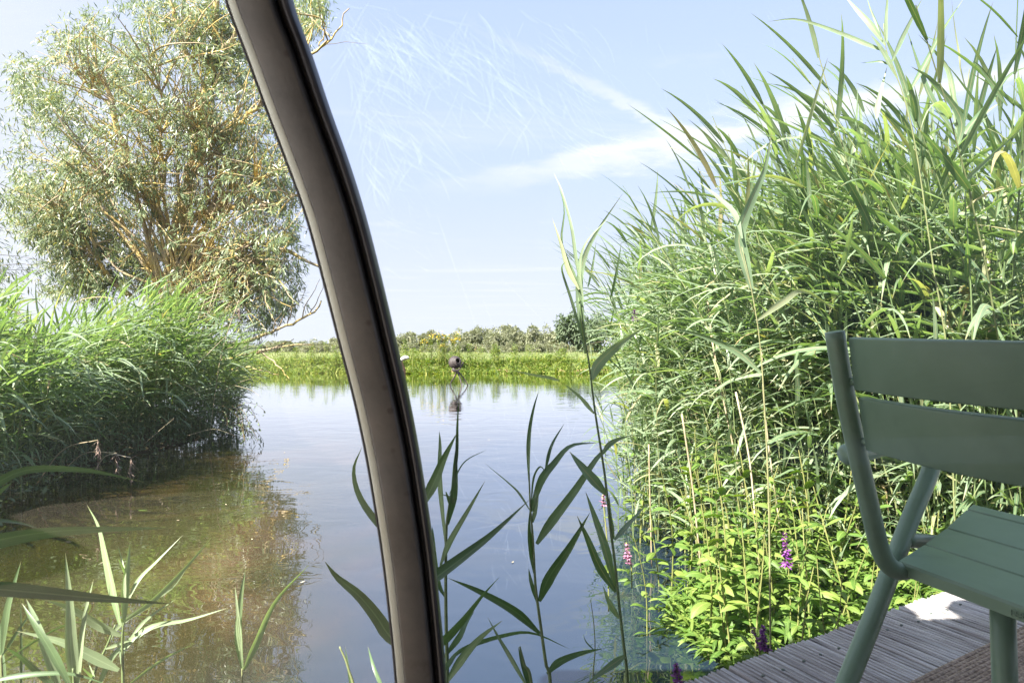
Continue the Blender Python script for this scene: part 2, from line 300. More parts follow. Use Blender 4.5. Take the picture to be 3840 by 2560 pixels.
def rail_mat():
    m, nt, L, out = mat('aged_bronze_rail')
    tc = N(nt, 'ShaderNodeTexCoord'); n = N(nt, 'ShaderNodeTexNoise', inp={'Scale': 9, 'Detail': 8, 'Roughness': .65}); L(tc.outputs['Object'], n.inputs['Vector'])
    r = ramp_node(nt, [(.3, (.040, .037, .038)), (.48, (.072, .067, .065)), (.60, (.090, .082, .077)), (.70, (.055, .046, .042)), (.78, (.11, .10, .09))]); L(n.outputs[0], r.inputs[0])
    v = N(nt, 'ShaderNodeTexVoronoi', inp={'Scale': 26}); L(tc.outputs['Object'], v.inputs['Vector'])
    sp = N(nt, 'ShaderNodeMapRange', inp={'From Min': .06, 'From Max': .13}); L(v.outputs[0], sp.inputs[0])
    mx = N(nt, 'ShaderNodeMix', data_type='RGBA'); mx.inputs['A'].default_value = (.05, .04, .04, 1); L(sp.outputs[0], mx.inputs['Factor']); L(r.outputs[0], mx.inputs['B'])
    p = N(nt, 'ShaderNodeBsdfPrincipled', inp={'Roughness': .48, 'Metallic': .25, 'Specular IOR Level': .5}); L(mx.outputs['Result'], p.inputs['Base Color'])
    n2 = N(nt, 'ShaderNodeTexNoise', inp={'Scale': 160, 'Detail': 3}); L(tc.outputs['Object'], n2.inputs['Vector']); b = N(nt, 'ShaderNodeBump', inp={'Strength': .12, 'Distance': .002}); L(n2.outputs[0], b.inputs['Height']); L(b.outputs[0], p.inputs['Normal'])
    L(p.outputs[0], out.inputs[0]); return m
M['rail'] = rail_mat()
M['flange'] = noise_mat('galvanised_flange', [(.3, (.50, .53, .49)), (.7, (.62, .65, .60))], 6, 6, .45, .5, .1, 60, metallic=.2, bd=.002)
M['gasket'] = noise_mat('rubber_gasket', [(.3, (.012, .012, .016)), (.8, (.03, .027, .036))], 14, 5, .42, .5)
M['roof'] = noise_mat('roof_felt', [(.3, (.10, .10, .09)), (.7, (.16, .15, .14))], 6, 6, .9, .2)
M['hutwood'] = noise_mat('hut_boards', [(.3, (.30, .24, .18)), (.7, (.42, .35, .27))], 6, 6, .8, .2, stretch=(1, 1, .2))
M['chair'] = noise_mat('sage_green_powder_coat', [(.25, (.155, .24, .165)), (.42, (.195, .30, .20)), (.62, (.215, .325, .222)), (.76, (.27, .36, .265))], 9, 9, .36, .5, .10, 350, bd=.0006)
M['chairdark'] = noise_mat('bolt_metal', [(.3, (.05, .07, .06)), (.7, (.09, .11, .1))], 20, 3, .5, .5)
M['iron'] = noise_mat('dark_weathered_iron', [(.3, (.022, .017, .018)), (.55, (.05, .038, .036)), (.75, (.11, .085, .08))], 9, 6, .6, .5, .5, 30, bd=.01)
M['white'] = noise_mat('white_cap', [(.3, (.72, .72, .70)), (.7, (.82, .82, .80))], 6, 4, .6, .3)
M['rust'] = noise_mat('rust_brown_post', [(.3, (.24, .12, .08)), (.7, (.42, .24, .16))], 6, 5, .85, .2, .4, 14, bd=.02)
def wood_mat():
    m, nt, L, out = mat('weathered_deck_wood')
    tc = N(nt, 'ShaderNodeTexCoord'); oi = N(nt, 'ShaderNodeObjectInfo')
    ad = N(nt, 'ShaderNodeVectorMath', operation='ADD'); L(tc.outputs['Object'], ad.inputs[0])
    sc_ = N(nt, 'ShaderNodeVectorMath', operation='SCALE'); sc_.inputs['Scale'].default_value = 13; cx = N(nt, 'ShaderNodeCombineXYZ'); L(oi.outputs['Random'], cx.inputs[0]); L(oi.outputs['Random'], cx.inputs[2]); L(cx.outputs[0], sc_.inputs[0]); L(sc_.outputs[0], ad.inputs[1])
    mp = N(nt, 'ShaderNodeMapping'); mp.inputs['Scale'].default_value = (1.5, 26, 10); L(ad.outputs[0], mp.inputs[0])
    n = N(nt, 'ShaderNodeTexNoise', inp={'Scale': 2.6, 'Detail': 9, 'Roughness': .7, 'Distortion': .3}); L(mp.outputs[0], n.inputs['Vector'])
    r = ramp_node(nt, [(.30, (.07, .058, .060)), (.42, (.30, .275, .27)), (.56, (.53, .50, .49)), (.74, (.72, .69, .68))]); L(n.outputs[0], r.inputs[0])
    n3 = N(nt, 'ShaderNodeTexNoise', inp={'Scale': 3.0, 'Detail': 5}); L(ad.outputs[0], n3.inputs['Vector']); r3 = ramp_node(nt, [(.35, (.80, .78, .78)), (.5, (1, 1, 1)), (.7, (1.1, 1.12, 1.18))]); L(n3.outputs[0], r3.inputs[0])
    mm = N(nt, 'ShaderNodeMix', data_type='RGBA', blend_type='MULTIPLY'); mm.inputs['Factor'].default_value = 1; L(r.outputs[0], mm.inputs['A']); L(r3.outputs[0], mm.inputs['B'])
    p = N(nt, 'ShaderNodeBsdfPrincipled', inp={'Roughness': .75, 'Specular IOR Level': .3}); L(mm.outputs['Result'], p.inputs['Base Color'])
    b = N(nt, 'ShaderNodeBump', inp={'Strength': .8, 'Distance': .004}); L(n.outputs[0], b.inputs['Height']); L(b.outputs[0], p.inputs['Normal']); L(p.outputs[0], out.inputs[0]); return m
M['wood'] = wood_mat()
def rug_mat():
    m, nt, L, out = mat('braided_jute')
    uv = N(nt, 'ShaderNodeTexCoord'); mp = N(nt, 'ShaderNodeMapping'); mp.inputs['Scale'].default_value = (90, 90, 90); L(uv.outputs['Object'], mp.inputs[0])
    v = N(nt, 'ShaderNodeTexVoronoi', inp={'Scale': 1.0}); L(mp.outputs[0], v.inputs['Vector'])
    n = N(nt, 'ShaderNodeTexNoise', inp={'Scale': 5, 'Detail': 6}); L(uv.outputs['Object'], n.inputs['Vector'])
    r = ramp_node(nt, [(.0, (.56, .45, .36)), (.5, (.40, .31, .24)), (1, (.16, .12, .09))]); L(v.outputs['Distance'], r.inputs[0])
    r2 = ramp_node(nt, [(.3, (.75, .75, .75)), (.7, (1.15, 1.12, 1.1))]); L(n.outputs[0], r2.inputs[0])
    mm = N(nt, 'ShaderNodeMix', data_type='RGBA', blend_type='MULTIPLY'); mm.inputs['Factor'].default_value = 1; L(r.outputs[0], mm.inputs['A']); L(r2.outputs[0], mm.inputs['B'])
    p = N(nt, 'ShaderNodeBsdfPrincipled', inp={'Roughness': .9, 'Specular IOR Level': .1}); L(mm.outputs['Result'], p.inputs['Base Color'])
    b = N(nt, 'ShaderNodeBump', invert=True, inp={'Strength': .9, 'Distance': .005}); L(v.outputs['Distance'], b.inputs['Height']); L(b.outputs[0], p.inputs['Normal']); L(p.outputs[0], out.inputs[0]); return m
M['rug'] = rug_mat()
def water_mat():
    m, nt, L, out = mat('pond_water')
    tc = N(nt, 'ShaderNodeTexCoord')
    def noise(scale, det, stretch, dist=0.0, loc=(0, 0, 0)):
        mp = N(nt, 'ShaderNodeMapping'); mp.inputs['Scale'].default_value = stretch; mp.inputs['Location'].default_value = loc; L(tc.outputs['Object'], mp.inputs[0])
        n = N(nt, 'ShaderNodeTexNoise', inp={'Scale': scale, 'Detail': det, 'Roughness': .5, 'Distortion': dist}); L(mp.outputs[0], n.inputs['Vector']); return n.outputs[0]
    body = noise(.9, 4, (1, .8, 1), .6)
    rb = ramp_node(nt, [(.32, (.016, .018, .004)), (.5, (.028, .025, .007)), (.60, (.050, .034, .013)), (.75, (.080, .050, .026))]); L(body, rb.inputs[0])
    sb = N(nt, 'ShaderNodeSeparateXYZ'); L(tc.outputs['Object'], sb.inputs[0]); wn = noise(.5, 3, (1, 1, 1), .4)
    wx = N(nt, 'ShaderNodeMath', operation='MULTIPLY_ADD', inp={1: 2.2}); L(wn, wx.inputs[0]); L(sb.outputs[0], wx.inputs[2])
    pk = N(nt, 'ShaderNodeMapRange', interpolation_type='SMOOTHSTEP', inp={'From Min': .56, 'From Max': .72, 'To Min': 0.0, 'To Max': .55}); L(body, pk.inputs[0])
    tb = N(nt, 'ShaderNodeMapRange', interpolation_type='SMOOTHSTEP', inp={'From Min': 1.1, 'From Max': -.9, 'To Min': .0, 'To Max': 1.0}); L(wx.outputs[0], tb.inputs[0])  # browner to the left: sunlit mud tone put into the body colour
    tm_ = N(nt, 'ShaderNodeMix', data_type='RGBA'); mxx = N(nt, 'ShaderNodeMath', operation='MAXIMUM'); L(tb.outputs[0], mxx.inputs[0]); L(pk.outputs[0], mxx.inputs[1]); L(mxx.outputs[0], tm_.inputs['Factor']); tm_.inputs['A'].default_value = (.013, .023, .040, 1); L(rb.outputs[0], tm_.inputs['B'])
    dif = N(nt, 'ShaderNodeBsdfDiffuse'); L(tm_.outputs['Result'], dif.inputs[0])
    gl = N(nt, 'ShaderNodeBsdfGlossy', inp={'Roughness': .012}); gl.inputs[0].default_value = (1, 1, 1, 1)
    fr = N(nt, 'ShaderNodeFresnel', inp={'IOR': 2.35})
    # ripples: slow swells, small wavelets, calm lanes
    a = noise(1.6, 2, (1, 1.3, 1), .8); b = noise(6.0, 1, (.6, 1.7, 1), .3); c = noise(.12, 3, (1, 1, 1))
    cal = N(nt, 'ShaderNodeMapRange', inp={'From Min': .35, 'From Max': .65, 'To Min': .35, 'To Max': 1.0}); L(c, cal.inputs[0])
    s1 = N(nt, 'ShaderNodeMath', operation='MULTIPLY', inp={1: 1.0}); L(a, s1.inputs[0])
    s2 = N(nt, 'ShaderNodeMath', operation='MULTIPLY_ADD', inp={1: .10}); L(b, s2.inputs[0]); L(s1.outputs[0], s2.inputs[2])
    bp = N(nt, 'ShaderNodeBump', inp={'Distance': .02}); L(s2.outputs[0], bp.inputs['Height']); 
    st = N(nt, 'ShaderNodeMath', operation='MULTIPLY', inp={1: .55}); L(cal.outputs[0], st.inputs[0])
    sy = N(nt, 'ShaderNodeSeparateXYZ'); L(tc.outputs['Object'], sy.inputs[0])
    fy = N(nt, 'ShaderNodeMapRange', inp={'From Min': 4, 'From Max': 26, 'To Min': 1.0, 'To Max': .42}); L(sy.outputs[1], fy.inputs[0])
    s3 = N(nt, 'ShaderNodeMath', operation='MULTIPLY'); L(st.outputs[0], s3.inputs[0]); L(fy.outputs[0], s3.inputs[1]); L(s3.outputs[0], bp.inputs['Strength'])
    L(bp.outputs[0], gl.inputs['Normal']); L(bp.outputs[0], fr.inputs['Normal'])
    fk = N(nt, 'ShaderNodeMath', operation='MULTIPLY_ADD', use_clamp=True, inp={1: 1.95, 2: -.24}); L(fr.outputs[0], fk.inputs[0])
    mx = N(nt, 'ShaderNodeMixShader'); L(fk.outputs[0], mx.inputs[0]); L(dif.outputs[0], mx.inputs[1]); L(gl.outputs[0], mx.inputs[2]); L(mx.outputs[0], out.inputs[0]); return m
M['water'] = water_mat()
def glass_mat():
    m, nt, L, out = mat('clear_acrylic')
    tr = N(nt, 'ShaderNodeBsdfTransparent'); tr.inputs[0].default_value = (.985, .99, .985, 1)
    gl = N(nt, 'ShaderNodeBsdfGlossy', inp={'Roughness': .02}); fr = N(nt, 'ShaderNodeFresnel', inp={'IOR': 1.22})
    mx = N(nt, 'ShaderNodeMixShader'); L(fr.outputs[0], mx.inputs[0]); L(tr.outputs[0], mx.inputs[1]); L(gl.outputs[0], mx.inputs[2])
    df = N(nt, 'ShaderNodeBsdfTranslucent'); df.inputs[0].default_value = (.9, .9, .9, 1)
    tc = N(nt, 'ShaderNodeTexCoord'); n = N(nt, 'ShaderNodeTexNoise', inp={'Scale': 3, 'Detail': 4}); L(tc.outputs['Object'], n.inputs['Vector'])
    r = N(nt, 'ShaderNodeMapRange', inp={'From Min': .4, 'From Max': .8, 'To Min': .002, 'To Max': .014}); L(n.outputs[0], r.inputs[0])
    m2 = N(nt, 'ShaderNodeMixShader'); L(r.outputs[0], m2.inputs[0]); L(mx.outputs[0], m2.inputs[1]); L(df.outputs[0], m2.inputs[2]); L(m2.outputs[0], out.inputs[0]); return m
M['glass'] = glass_mat()
def scratch_mat():
    m, nt, L, out = mat('scratch')
    tr = N(nt, 'ShaderNodeBsdfTransparent'); df = N(nt, 'ShaderNodeBsdfTranslucent'); df.inputs[0].default_value = (.95, .96, 1, 1); df.inputs['Normal'].default_value = (0, -.5, -.86)
    nv = N(nt, 'ShaderNodeCombineXYZ', inp={0: 0, 1: -.5, 2: -.86}); L(nv.outputs[0], df.inputs['Normal'])
    d2 = N(nt, 'ShaderNodeBsdfDiffuse'); d2.inputs[0].default_value = (.95, .96, 1, 1); ad = N(nt, 'ShaderNodeAddShader'); L(df.outputs[0], ad.inputs[0]); L(d2.outputs[0], ad.inputs[1])
    rs = rand_socket(nt, L); r = N(nt, 'ShaderNodeMapRange', inp={'To Min': .02, 'To Max': .13}); L(rs, r.inputs[0])
    cc_ = N(nt, 'ShaderNodeMix', data_type='RGBA'); cc_.inputs['A'].default_value = (0, 0, 0, 1); cc_.inputs['B'].default_value = (.95, .96, 1, 1); L(r.outputs[0], cc_.inputs['Factor']); L(cc_.outputs['Result'], df.inputs[0]); L(cc_.outputs['Result'], d2.inputs[0])
    m2 = N(nt, 'ShaderNodeAddShader'); L(tr.outputs[0], m2.inputs[0]); L(ad.outputs[0], m2.inputs[1]); L(m2.outputs[0], out.inputs[0]); return m
M['scratch'] = scratch_mat()
# ------------------------------------------------------------------ the setting: water, banks, meadow
def grid_obj(name, xs, ys, zf, m, label, kind='structure'):
    X, Y = np.meshgrid(xs, ys); Z = np.vectorize(zf)(X, Y); nx, ny = len(xs), len(ys)
    V = np.stack([X, Y, Z], -1).reshape(-1, 3); i = np.arange(ny-1)[:, None]*nx+np.arange(nx-1)[None, :]; a = i.reshape(-1)
    mb = MB(); mb.add(V, np.stack([a, a+1, a+1+nx, a+nx], 1), V[:, :2]*.1); o = mb.obj(name, m); tag(o, label, kind=kind); return o
mb = MB(); mb.add([(-90, -12, 0), (90, -12, 0), (90, 60, 0), (-90, 60, 0)], [(0, 1, 2, 3)])
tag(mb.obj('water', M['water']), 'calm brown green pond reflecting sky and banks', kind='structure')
def smooth(a, b, x): t = min(1, max(0, (x-a)/(b-a))); return t*t*(3-2*t)
def wob(x, y): return .5*math.sin(x*.7+1.3)+.3*math.sin(x*1.9+.4)+.2*math.sin(x*4.3+y)
def far_z(x, y):
    e = 35.2+.5*wob(x, 0)
    return -0.4+smooth(e-.6, e+1.6, y)*(.92+.06*math.sin(x*1.1)+.05*math.sin(y*1.7+x*.4))
far_ys = [33.5, 34, 34.4, 34.8, 35.2, 35.6, 36, 36.5, 37.2, 38, 40, 43, 48, 56, 70, 100, 160, 300, 700, 1500]
tag(grid_obj('meadow', np.concatenate([[-1500, -500, -200, -100], np.linspace(-60, 60, 161), [100, 200, 500, 1500]]), far_ys, far_z, M['meadow'], 'flat pale green meadow beyond the pond'), kind='structure')
LB = [(-4.15, 4.2), (-4.25, 5.6), (-4.75, 7.2), (-4.75, 8.6), (-4.35, 10.0), (-4.4, 11.2), (-5.2, 12.6), (-7, 14.2), (-11, 16)]
RBK = [(1.5, 1.6), (1.22, 2.5), (1.0, 3.2), (.92, 4.3), (1.05, 5.6), (1.35, 7.2), (1.8, 9.0), (2.4, 11), (3.4, 13), (6, 15)]
def bank_x(line, y):
    for (x0, y0), (x1, y1) in zip(line, line[1:]):
        if y0 <= y <= y1: return x0+(x1-x0)*(y-y0)/(y1-y0)
    return line[0][0] if y < line[0][1] else line[-1][0]
grid_obj('left_bank', np.linspace(-30, -3.4, 70), np.concatenate([np.linspace(1, 17, 60), [20]]), lambda x, y: -.35+smooth(0, 1.0, bank_x(LB, y)-x+.15)*(.55)*(1-smooth(15, 17, y))+.03*math.sin(x*5)*math.cos(y*4), M['soil'], 'dark earth bank under the left reeds')
grid_obj('right_bank', np.linspace(.3, 22, 80), np.linspace(1.2, 17, 60), lambda x, y: -.35+smooth(0, .9, x-bank_x(RBK, y)-.1)*(.55)*(1-smooth(14, 16.5, y))+.03*math.sin(x*5)*math.cos(y*4), M['soil'], 'dark earth bank under the right reeds')
# ------------------------------------------------------------------ hut: curved rail, panes, roof, floor
hut = empty('dome_hut', (0, .6, .58)); tag(hut, 'dome hut seen from inside, its curved grey rail between two scratched clear panes', 'hut')
RAIL = [(-500, 395, 585, .56), (-300, 470, 640, .61), (-150, 483, 640, .64), (0, 515, 665, .67), (125, 561, 710, .685), (250, 607, 752, .70), (375, 655, 797, .715), (500, 700, 836, .73), (640, 738, 872, .745), (784, 775, 906, .76), (910, 808, 935, .775), (1034, 835, 959, .785), (1160, 857, 979, .79), (1284, 876, 996, .80), (1430, 893, 1011, .805), (1568, 906, 1023, .81), (1750, 916, 1032, .812), (2300, 930, 1045, .812)]
RAIL = [r for r in RAIL if r[0] not in (-300,)]
rl = crom([at(l, y, d) for y, l, r, d in RAIL], 70); rr = crom([at(r, y, d) for y, l, r, d in RAIL], 70)
hoff = hut.location
def hub(name, mb_, m_, smooth=True):
    o = mb_.obj(name, m_, None, smooth); o.parent = hut; o.location = -hoff; return o
path = [(a+b)/2 for a, b in zip(rl, rr)]; sd = [(b-a).normalized() for a, b in zip(rl, rr)]; wd = [(b-a).length for a, b in zip(rl, rr)]
nr_ = []
for i, p in enumerate(path):
    t = (path[min(i+1, 69)]-path[max(i-1, 0)]).normalized(); n_ = sd[i].cross(t).normalized()
    if n_.y > 0: n_ = -n_
    nr_.append(n_)
def rail_piece(name, s0, s1, d0, d1, m_, rnd=.002):
    mb_ = MB(); w0 = sum(wd)/len(wd)
    V = []; k = None; UV = []
    for i, p in enumerate(path):
        w = wd[i]; pr = rrect((s1-s0)*w, d1-d0, min(rnd, (s1-s0)*w*.45, (d1-d0)*.45)); k = len(pr)
        c = p+sd[i]*((s0+s1)/2-.5)*w+nr_[i]*((d0+d1)/2)
        for q, (a, b) in enumerate(pr): V.append(c+sd[i]*a+nr_[i]*b); UV.append((q/k, i*.02))
    F = [(i*k+q, i*k+(q+1) % k, (i+1)*k+(q+1) % k, (i+1)*k+q) for i in range(69) for q in range(k)]
    F += [tuple(range(k))[::-1], tuple(69*k+q for q in range(k))]
    mb_.add(V, F, UV); return hub(name, mb_, m_)
rail_piece('rubber_gasket', .0, .062, -.012, .001, M['gasket'], .003)
rail_piece('inner_flange', .064, .235, -.014, .004, M['flange'], .0015)
rail_piece('rail_face', .237, .785, -.012, .016, M['rail'], .0035)
rail_piece('rubber_gasket', .787, .885, -.014, .001, M['gasket'], .002)
rail_piece('outer_bead', .88, 1.0, -.016, .009, M['gasket'], .0045)
def pane(sign, edge, width, bow):
    mb_ = MB(); nj = 15; V = []
    for i in range(0, 70):
        p = edge[i]
        for j in range(nj):
            t = j/(nj-1); V.append(p+Vector((sign*width*t, bow*math.sin(t*1.9)-(.25*t*t if sign < 0 else .12*t*t), 0)))
    F = [(i*nj+j, i*nj+j+1, (i+1)*nj+j+1, (i+1)*nj+j) for i in range(69) for j in range(nj-1)]
    mb_.add(V, F, None); o = hub('clear_pane', mb_, M['glass'])
    md = o.modifiers.new('thick', 'SOLIDIFY'); md.thickness = .004; md.use_rim = False; return V, nj
Vr, njr = pane(1, [p-sd[i]*.006-nr_[i]*.006 for i, p in enumerate(rr)], 1.35, .22)
Vl, njl = pane(-1, [p+sd[i]*.004-nr_[i]*.006 for i, p in enumerate(rl)], 1.2, .18)
# scratches on the right pane: hairlines lying 0.4 mm proud of the acrylic
def pane_pt(px, py):                                 # where the sight line through a photo point meets the right pane (nearest grid point, refined)
    u, w = (px*S-1920)/2560, -(py*S-1297)/2560; best = None
    G = PG; d = (G[..., 0]/G[..., 1]-u)**2+((G[..., 2]-EYE)/G[..., 1]-w)**2; i, j = np.unravel_index(np.argmin(d), d.shape)
    Y = G[i, j, 1]-.0009
    return Vector((u*Y, Y-.0016, EYE+w*Y))
PGc = np.array([[tuple(Vr[i*njr+j]) for j in range(njr)] for i in range(70)])
ii = np.linspace(0, 69, 277); jj = np.linspace(0, njr-1, 113); i0 = np.minimum(ii.astype(int), 68); j0 = np.minimum(jj.astype(int), njr-2); fi = (ii-i0)[:, None, None]; fj = (jj-j0)[None, :, None]
PG = (PGc[i0][:, j0]*(1-fi)+PGc[i0+1][:, j0]*fi)*(1-fj)+(PGc[i0][:, j0+1]*(1-fi)+PGc[i0+1][:, j0+1]*fi)*fj
sm = MB()
def scratch(px, py, ang, ln, wpx, curve=0.0):
    pts = []; a = ang
    for k in range(6):
        pts.append(pane_pt(px, py)); px += math.cos(a)*ln/5; py += math.sin(a)*ln/5; a += curve/5
    C = np.array([[tuple(p) for p in pts]]); T = nrm(np.gradient(C, axis=1)); sdv = nrm(np.cross(T, np.array([0, 1.0, 0])))
    W = (np.array([[.3, .8, 1, 1, .7, .25]])*wpx*S/2560*1.35)
    strips(sm, C, sdv, W, 0, three=False)
rs_ = random.Random(5)
for k in range(620):                                  # dense fan high on the pane
    t = rs_.random()**.8; px = 775+t*560+rs_.gauss(0, 25); py = rs_.uniform(0, 90)+t*rs_.uniform(0, 330); ang = R(rs_.choice([32, 36, 40, 60, 66, 115]))+rs_.gauss(0, .16)
    if rs_.random() < .45: py = rs_.uniform(60, 420); px = 770+py*.16+abs(rs_.gauss(0, 110))
    scratch(px, py, ang, rs_.uniform(30, 130), rs_.uniform(.7, 3.4), rs_.gauss(0, .4))
for k in range(60): scratch(rs_.uniform(1050, 1900), rs_.uniform(0, 330), R(55)+rs_.gauss(0, .25), rs_.uniform(25, 120), rs_.uniform(.5, 1.6), rs_.gauss(0, .2))
for k in range(50): scratch(rs_.uniform(850, 1000), rs_.uniform(400, 620), R(38)+rs_.gauss(0, .5), rs_.uniform(20, 70), rs_.uniform(.5, 1.6), rs_.gauss(0, .3))
for (a, b, c, d, w) in [(1005, 500, 1190, 1010, 1.8), (1060, 560, 1240, 1030, 1.4), (1150, 640, 1330, 820, 1.0), (1100, 1065, 1215, 1180, 2.4), (1190, 860, 1210, 1010, 1.6), (1080, 1215, 1210, 1200, 1.6), (1010, 1141, 1160, 1148, 1.5), (1110, 1065, 1230, 1150, 1.6)]:
    n = max(2, int(math.hypot(c-a, d-b)/110)); an = math.atan2(d-b, c-a); L_ = math.hypot(c-a, d-b)
    for k in range(n): scratch(a+(c-a)*k/n+rs_.gauss(0, 1), b+(d-b)*k/n, an+rs_.gauss(0, .03), L_/n*1.12, w*1.1, rs_.gauss(0, .05))
for k in range(110):
    px = rs_.gauss(1190, 75); py = rs_.uniform(900, 1330); scratch(px, py, R(rs_.choice([75, 80, 55, 110, 70]))+rs_.gauss(0, .15), rs_.uniform(15, 75), rs_.uniform(.5, 2.2), rs_.gauss(0, .2))
so = hub('scratch_marks', sm, M['scratch']); so['kind'] = 'stuff'
# unseen rounded roof slab added over the camera for its shade, floor and back wall
def slab(x0, x1, y0, y1, z0, z1, r=.4):
    pr = []
    for cx, cy_, a0 in ((x1-r, y1-r, 0), (x0+r, y1-r, 90), (x0+r, y0+r, 180), (x1-r, y0+r, 270)):
        for i in range(7): a = R(a0+90*i/6); pr.append((cx+r*math.cos(a), cy_+r*math.sin(a)))
    k = len(pr); V = [(x, y, z0) for x, y in pr]+[(x, y, z1) for x, y in pr]
    F = [(i, (i+1) % k, k+(i+1) % k, k+i) for i in range(k)]+[tuple(range(k))[::-1], tuple(range(k, 2*k))]
    mb_ = MB(); mb_.add(V, F); return mb_
hub('shade_roof_panel', slab(-1.45, 2.9, -2.6, .80, 2.36, 2.44, .3), M['roof'], False)
for x0_, x1_, y1_ in ((-1.40, .06, 1.30), (.21, .33, .95), (.40, 2.8, 1.30)): hub('shade_roof_panel', slab(x0_, x1_, .802, y1_, 2.365, 2.435, .04), M['roof'], False)  # front strips spaced so the gaps drop a sun patch on the deck
hub('floor_panel', slab(-1.5, 2.0, -2.5, .45, .50, .575, .3), M['hutwood'], False)
hub('back_wall', slab(-1.4, 2.0, -2.45, -2.35, .58, 2.355, .04), M['hutwood'], False)
for x in (-1.35, 1.9):
    b_ = MB(); tube(b_, [(x, -2.2, -.4), (x, -2.2, 2.36)], .05, 8); hub('corner_post', b_, M['hutwood'])
for x, y in ((-1.2, .2), (-.9, -2.0), (1.4, .2)):
    b_ = MB(); tube(b_, [(x, y, -.5), (x, y, .5)], .06, 8); hub('support_pile', b_, M['hutwood'])
# ------------------------------------------------------------------ deck of grooved boards
DZ = .58
A0 = Vector((.4175, 1.662)); B0 = Vector((1.44, 2.294)); ed = (B0-A0).normalized(); bd = Vector((.43, -.903)).normalized()
deck = empty('boardwalk', (A0.x, A0.y, DZ)); tag(deck, 'weathered grey timber boardwalk of grooved boards under the green chair', 'boardwalk')
PW = .155; cosd = abs(ed.x*bd.y-ed.y*bd.x); stepe = PW/cosd; perp = Vector((-bd.y, bd.x))
if perp.dot(ed) < 0: perp = -perp
def board_mesh(seed):
    r_ = random.Random(seed); nseg = 22; Lb = 3.4; prof = [(-.0725, -.028), (-.0725, -.003)]
    nr2 = 9; w = .145/nr2
    for i in range(nr2):
        x0 = -.0725+i*w; dip = -.0085+r_.uniform(-.001, .001)
        prof += [(x0+.0025, 0), (x0+w-.0058, 0.0), (x0+w-.0046, dip), (x0+w-.0004, dip)] if i < nr2-1 else [(x0+.0025, 0), (x0+w-.002, 0)]
    prof += [(.0725, -.003), (.0725, -.028)]
    k = len(prof); V = []; UV = []
    ends = [r_.uniform(-.004, .004) for _ in range(k)]
    for j in range(nseg+1):
        x = Lb*j/nseg
        for q, (a, b) in enumerate(prof):
            xx = x+(ends[q]+a*skew if j == 0 else 0); wear = -.0025*max(0, 1-x/.05) if b > -.02 else 0
            V.append((xx, a, b+wear+(r_.gauss(0, .0004) if b > -.02 else 0))); UV.append((a, x))
    F = [(j*k+q, j*k+q+1, (j+1)*k+q+1, (j+1)*k+q) for j in range(nseg) for q in range(k-1)]
    F += [(j*k+k-1, j*k, (j+1)*k, (j+1)*k+k-1) for j in range(nseg)]
    F += [tuple(range(k)), tuple(nseg*k+q for q in range(k))[::-1]]
    mb_ = MB(); mb_.add(V, F, UV); return mb_.mesh('board', M['wood'], False)
skew = ed.dot(bd)/abs(ed.dot(perp))*1.0
bms = [board_mesh(s) for s in range(6)]
sc_m = MB(); tube(sc_m, [(0, 0, -.003), (0, 0, .0012)], .0042, 10); screw_me = sc_m.mesh('screw', M['chairdark'])
ang_b = math.atan2(bd.y, bd.x)
for i in range(-1, 26):
    p = A0+ed*(stepe*(i+.5)); b_ = inst('board', bms[i % 6], deck)
    b_.location = (p.x-A0.x+bd.x*random.uniform(-.015, .015), p.y-A0.y+bd.y*random.uniform(-.015, .015), random.uniform(-.003, .003)); b_.rotation_euler = (random.uniform(-.006, .006), 0, ang_b+random.uniform(-.003, .003))
    for dx_ in (.09, .75):
        for sy_ in (-.035, .035): s_ = inst('screw', screw_me, b_); s_.location = (dx_+random.uniform(-.008, .008), sy_, 0)
# make local +y of boards consistent with ed side
for k_ in (.25, 1.3, 2.4):
    bm_ = MB(); q0 = A0+bd*k_-ed*.1; q1 = q0+ed*4.1
    tube(bm_, [(q0.x-A0.x, q0.y-A0.y, -.085), (q1.x-A0.x, q1.y-A0.y, -.085)], .05, 4); bm_.obj('joist', M['wood'], deck, False)
for k_, e_ in ((.25, .2), (.25, 2.0), (.25, 3.8), (1.3, .2), (1.3, 2.0)):
    q = A0+bd*k_+ed*e_; bm_ = MB(); tube(bm_, [(q.x-A0.x, q.y-A0.y, -1.0), (q.x-A0.x, q.y-A0.y, -.13)], .055, 8); bm_.obj('pile', M['wood'], deck)
# rug
C0 = Vector((.924, 1.62)); ed2 = Vector((.556, .353)).normalized(); in2 = Vector((ed2.y, -ed2.x))
rug = empty('jute_rug', (C0.x, C0.y, DZ)); tag(rug, 'braided beige jute rug lying on the grey boards below the green chair', 'rug')
rb = MB(); nrow = 60; rw = .012
for i in range(nrow):
    o_ = in2*(i*rw+.006); st = -.5 if i > 4 else -.42+.02*i; en = 1.6
    P0 = [(o_.x+ed2.x*t, o_.y+ed2.y*t, .010+.0012*math.sin(i*1.7+t*9)) for t in np.linspace(st, en, 24)]
    tube(rb, P0, .0068, 6)
rb.obj('braided_rows', M['rug'], rug)
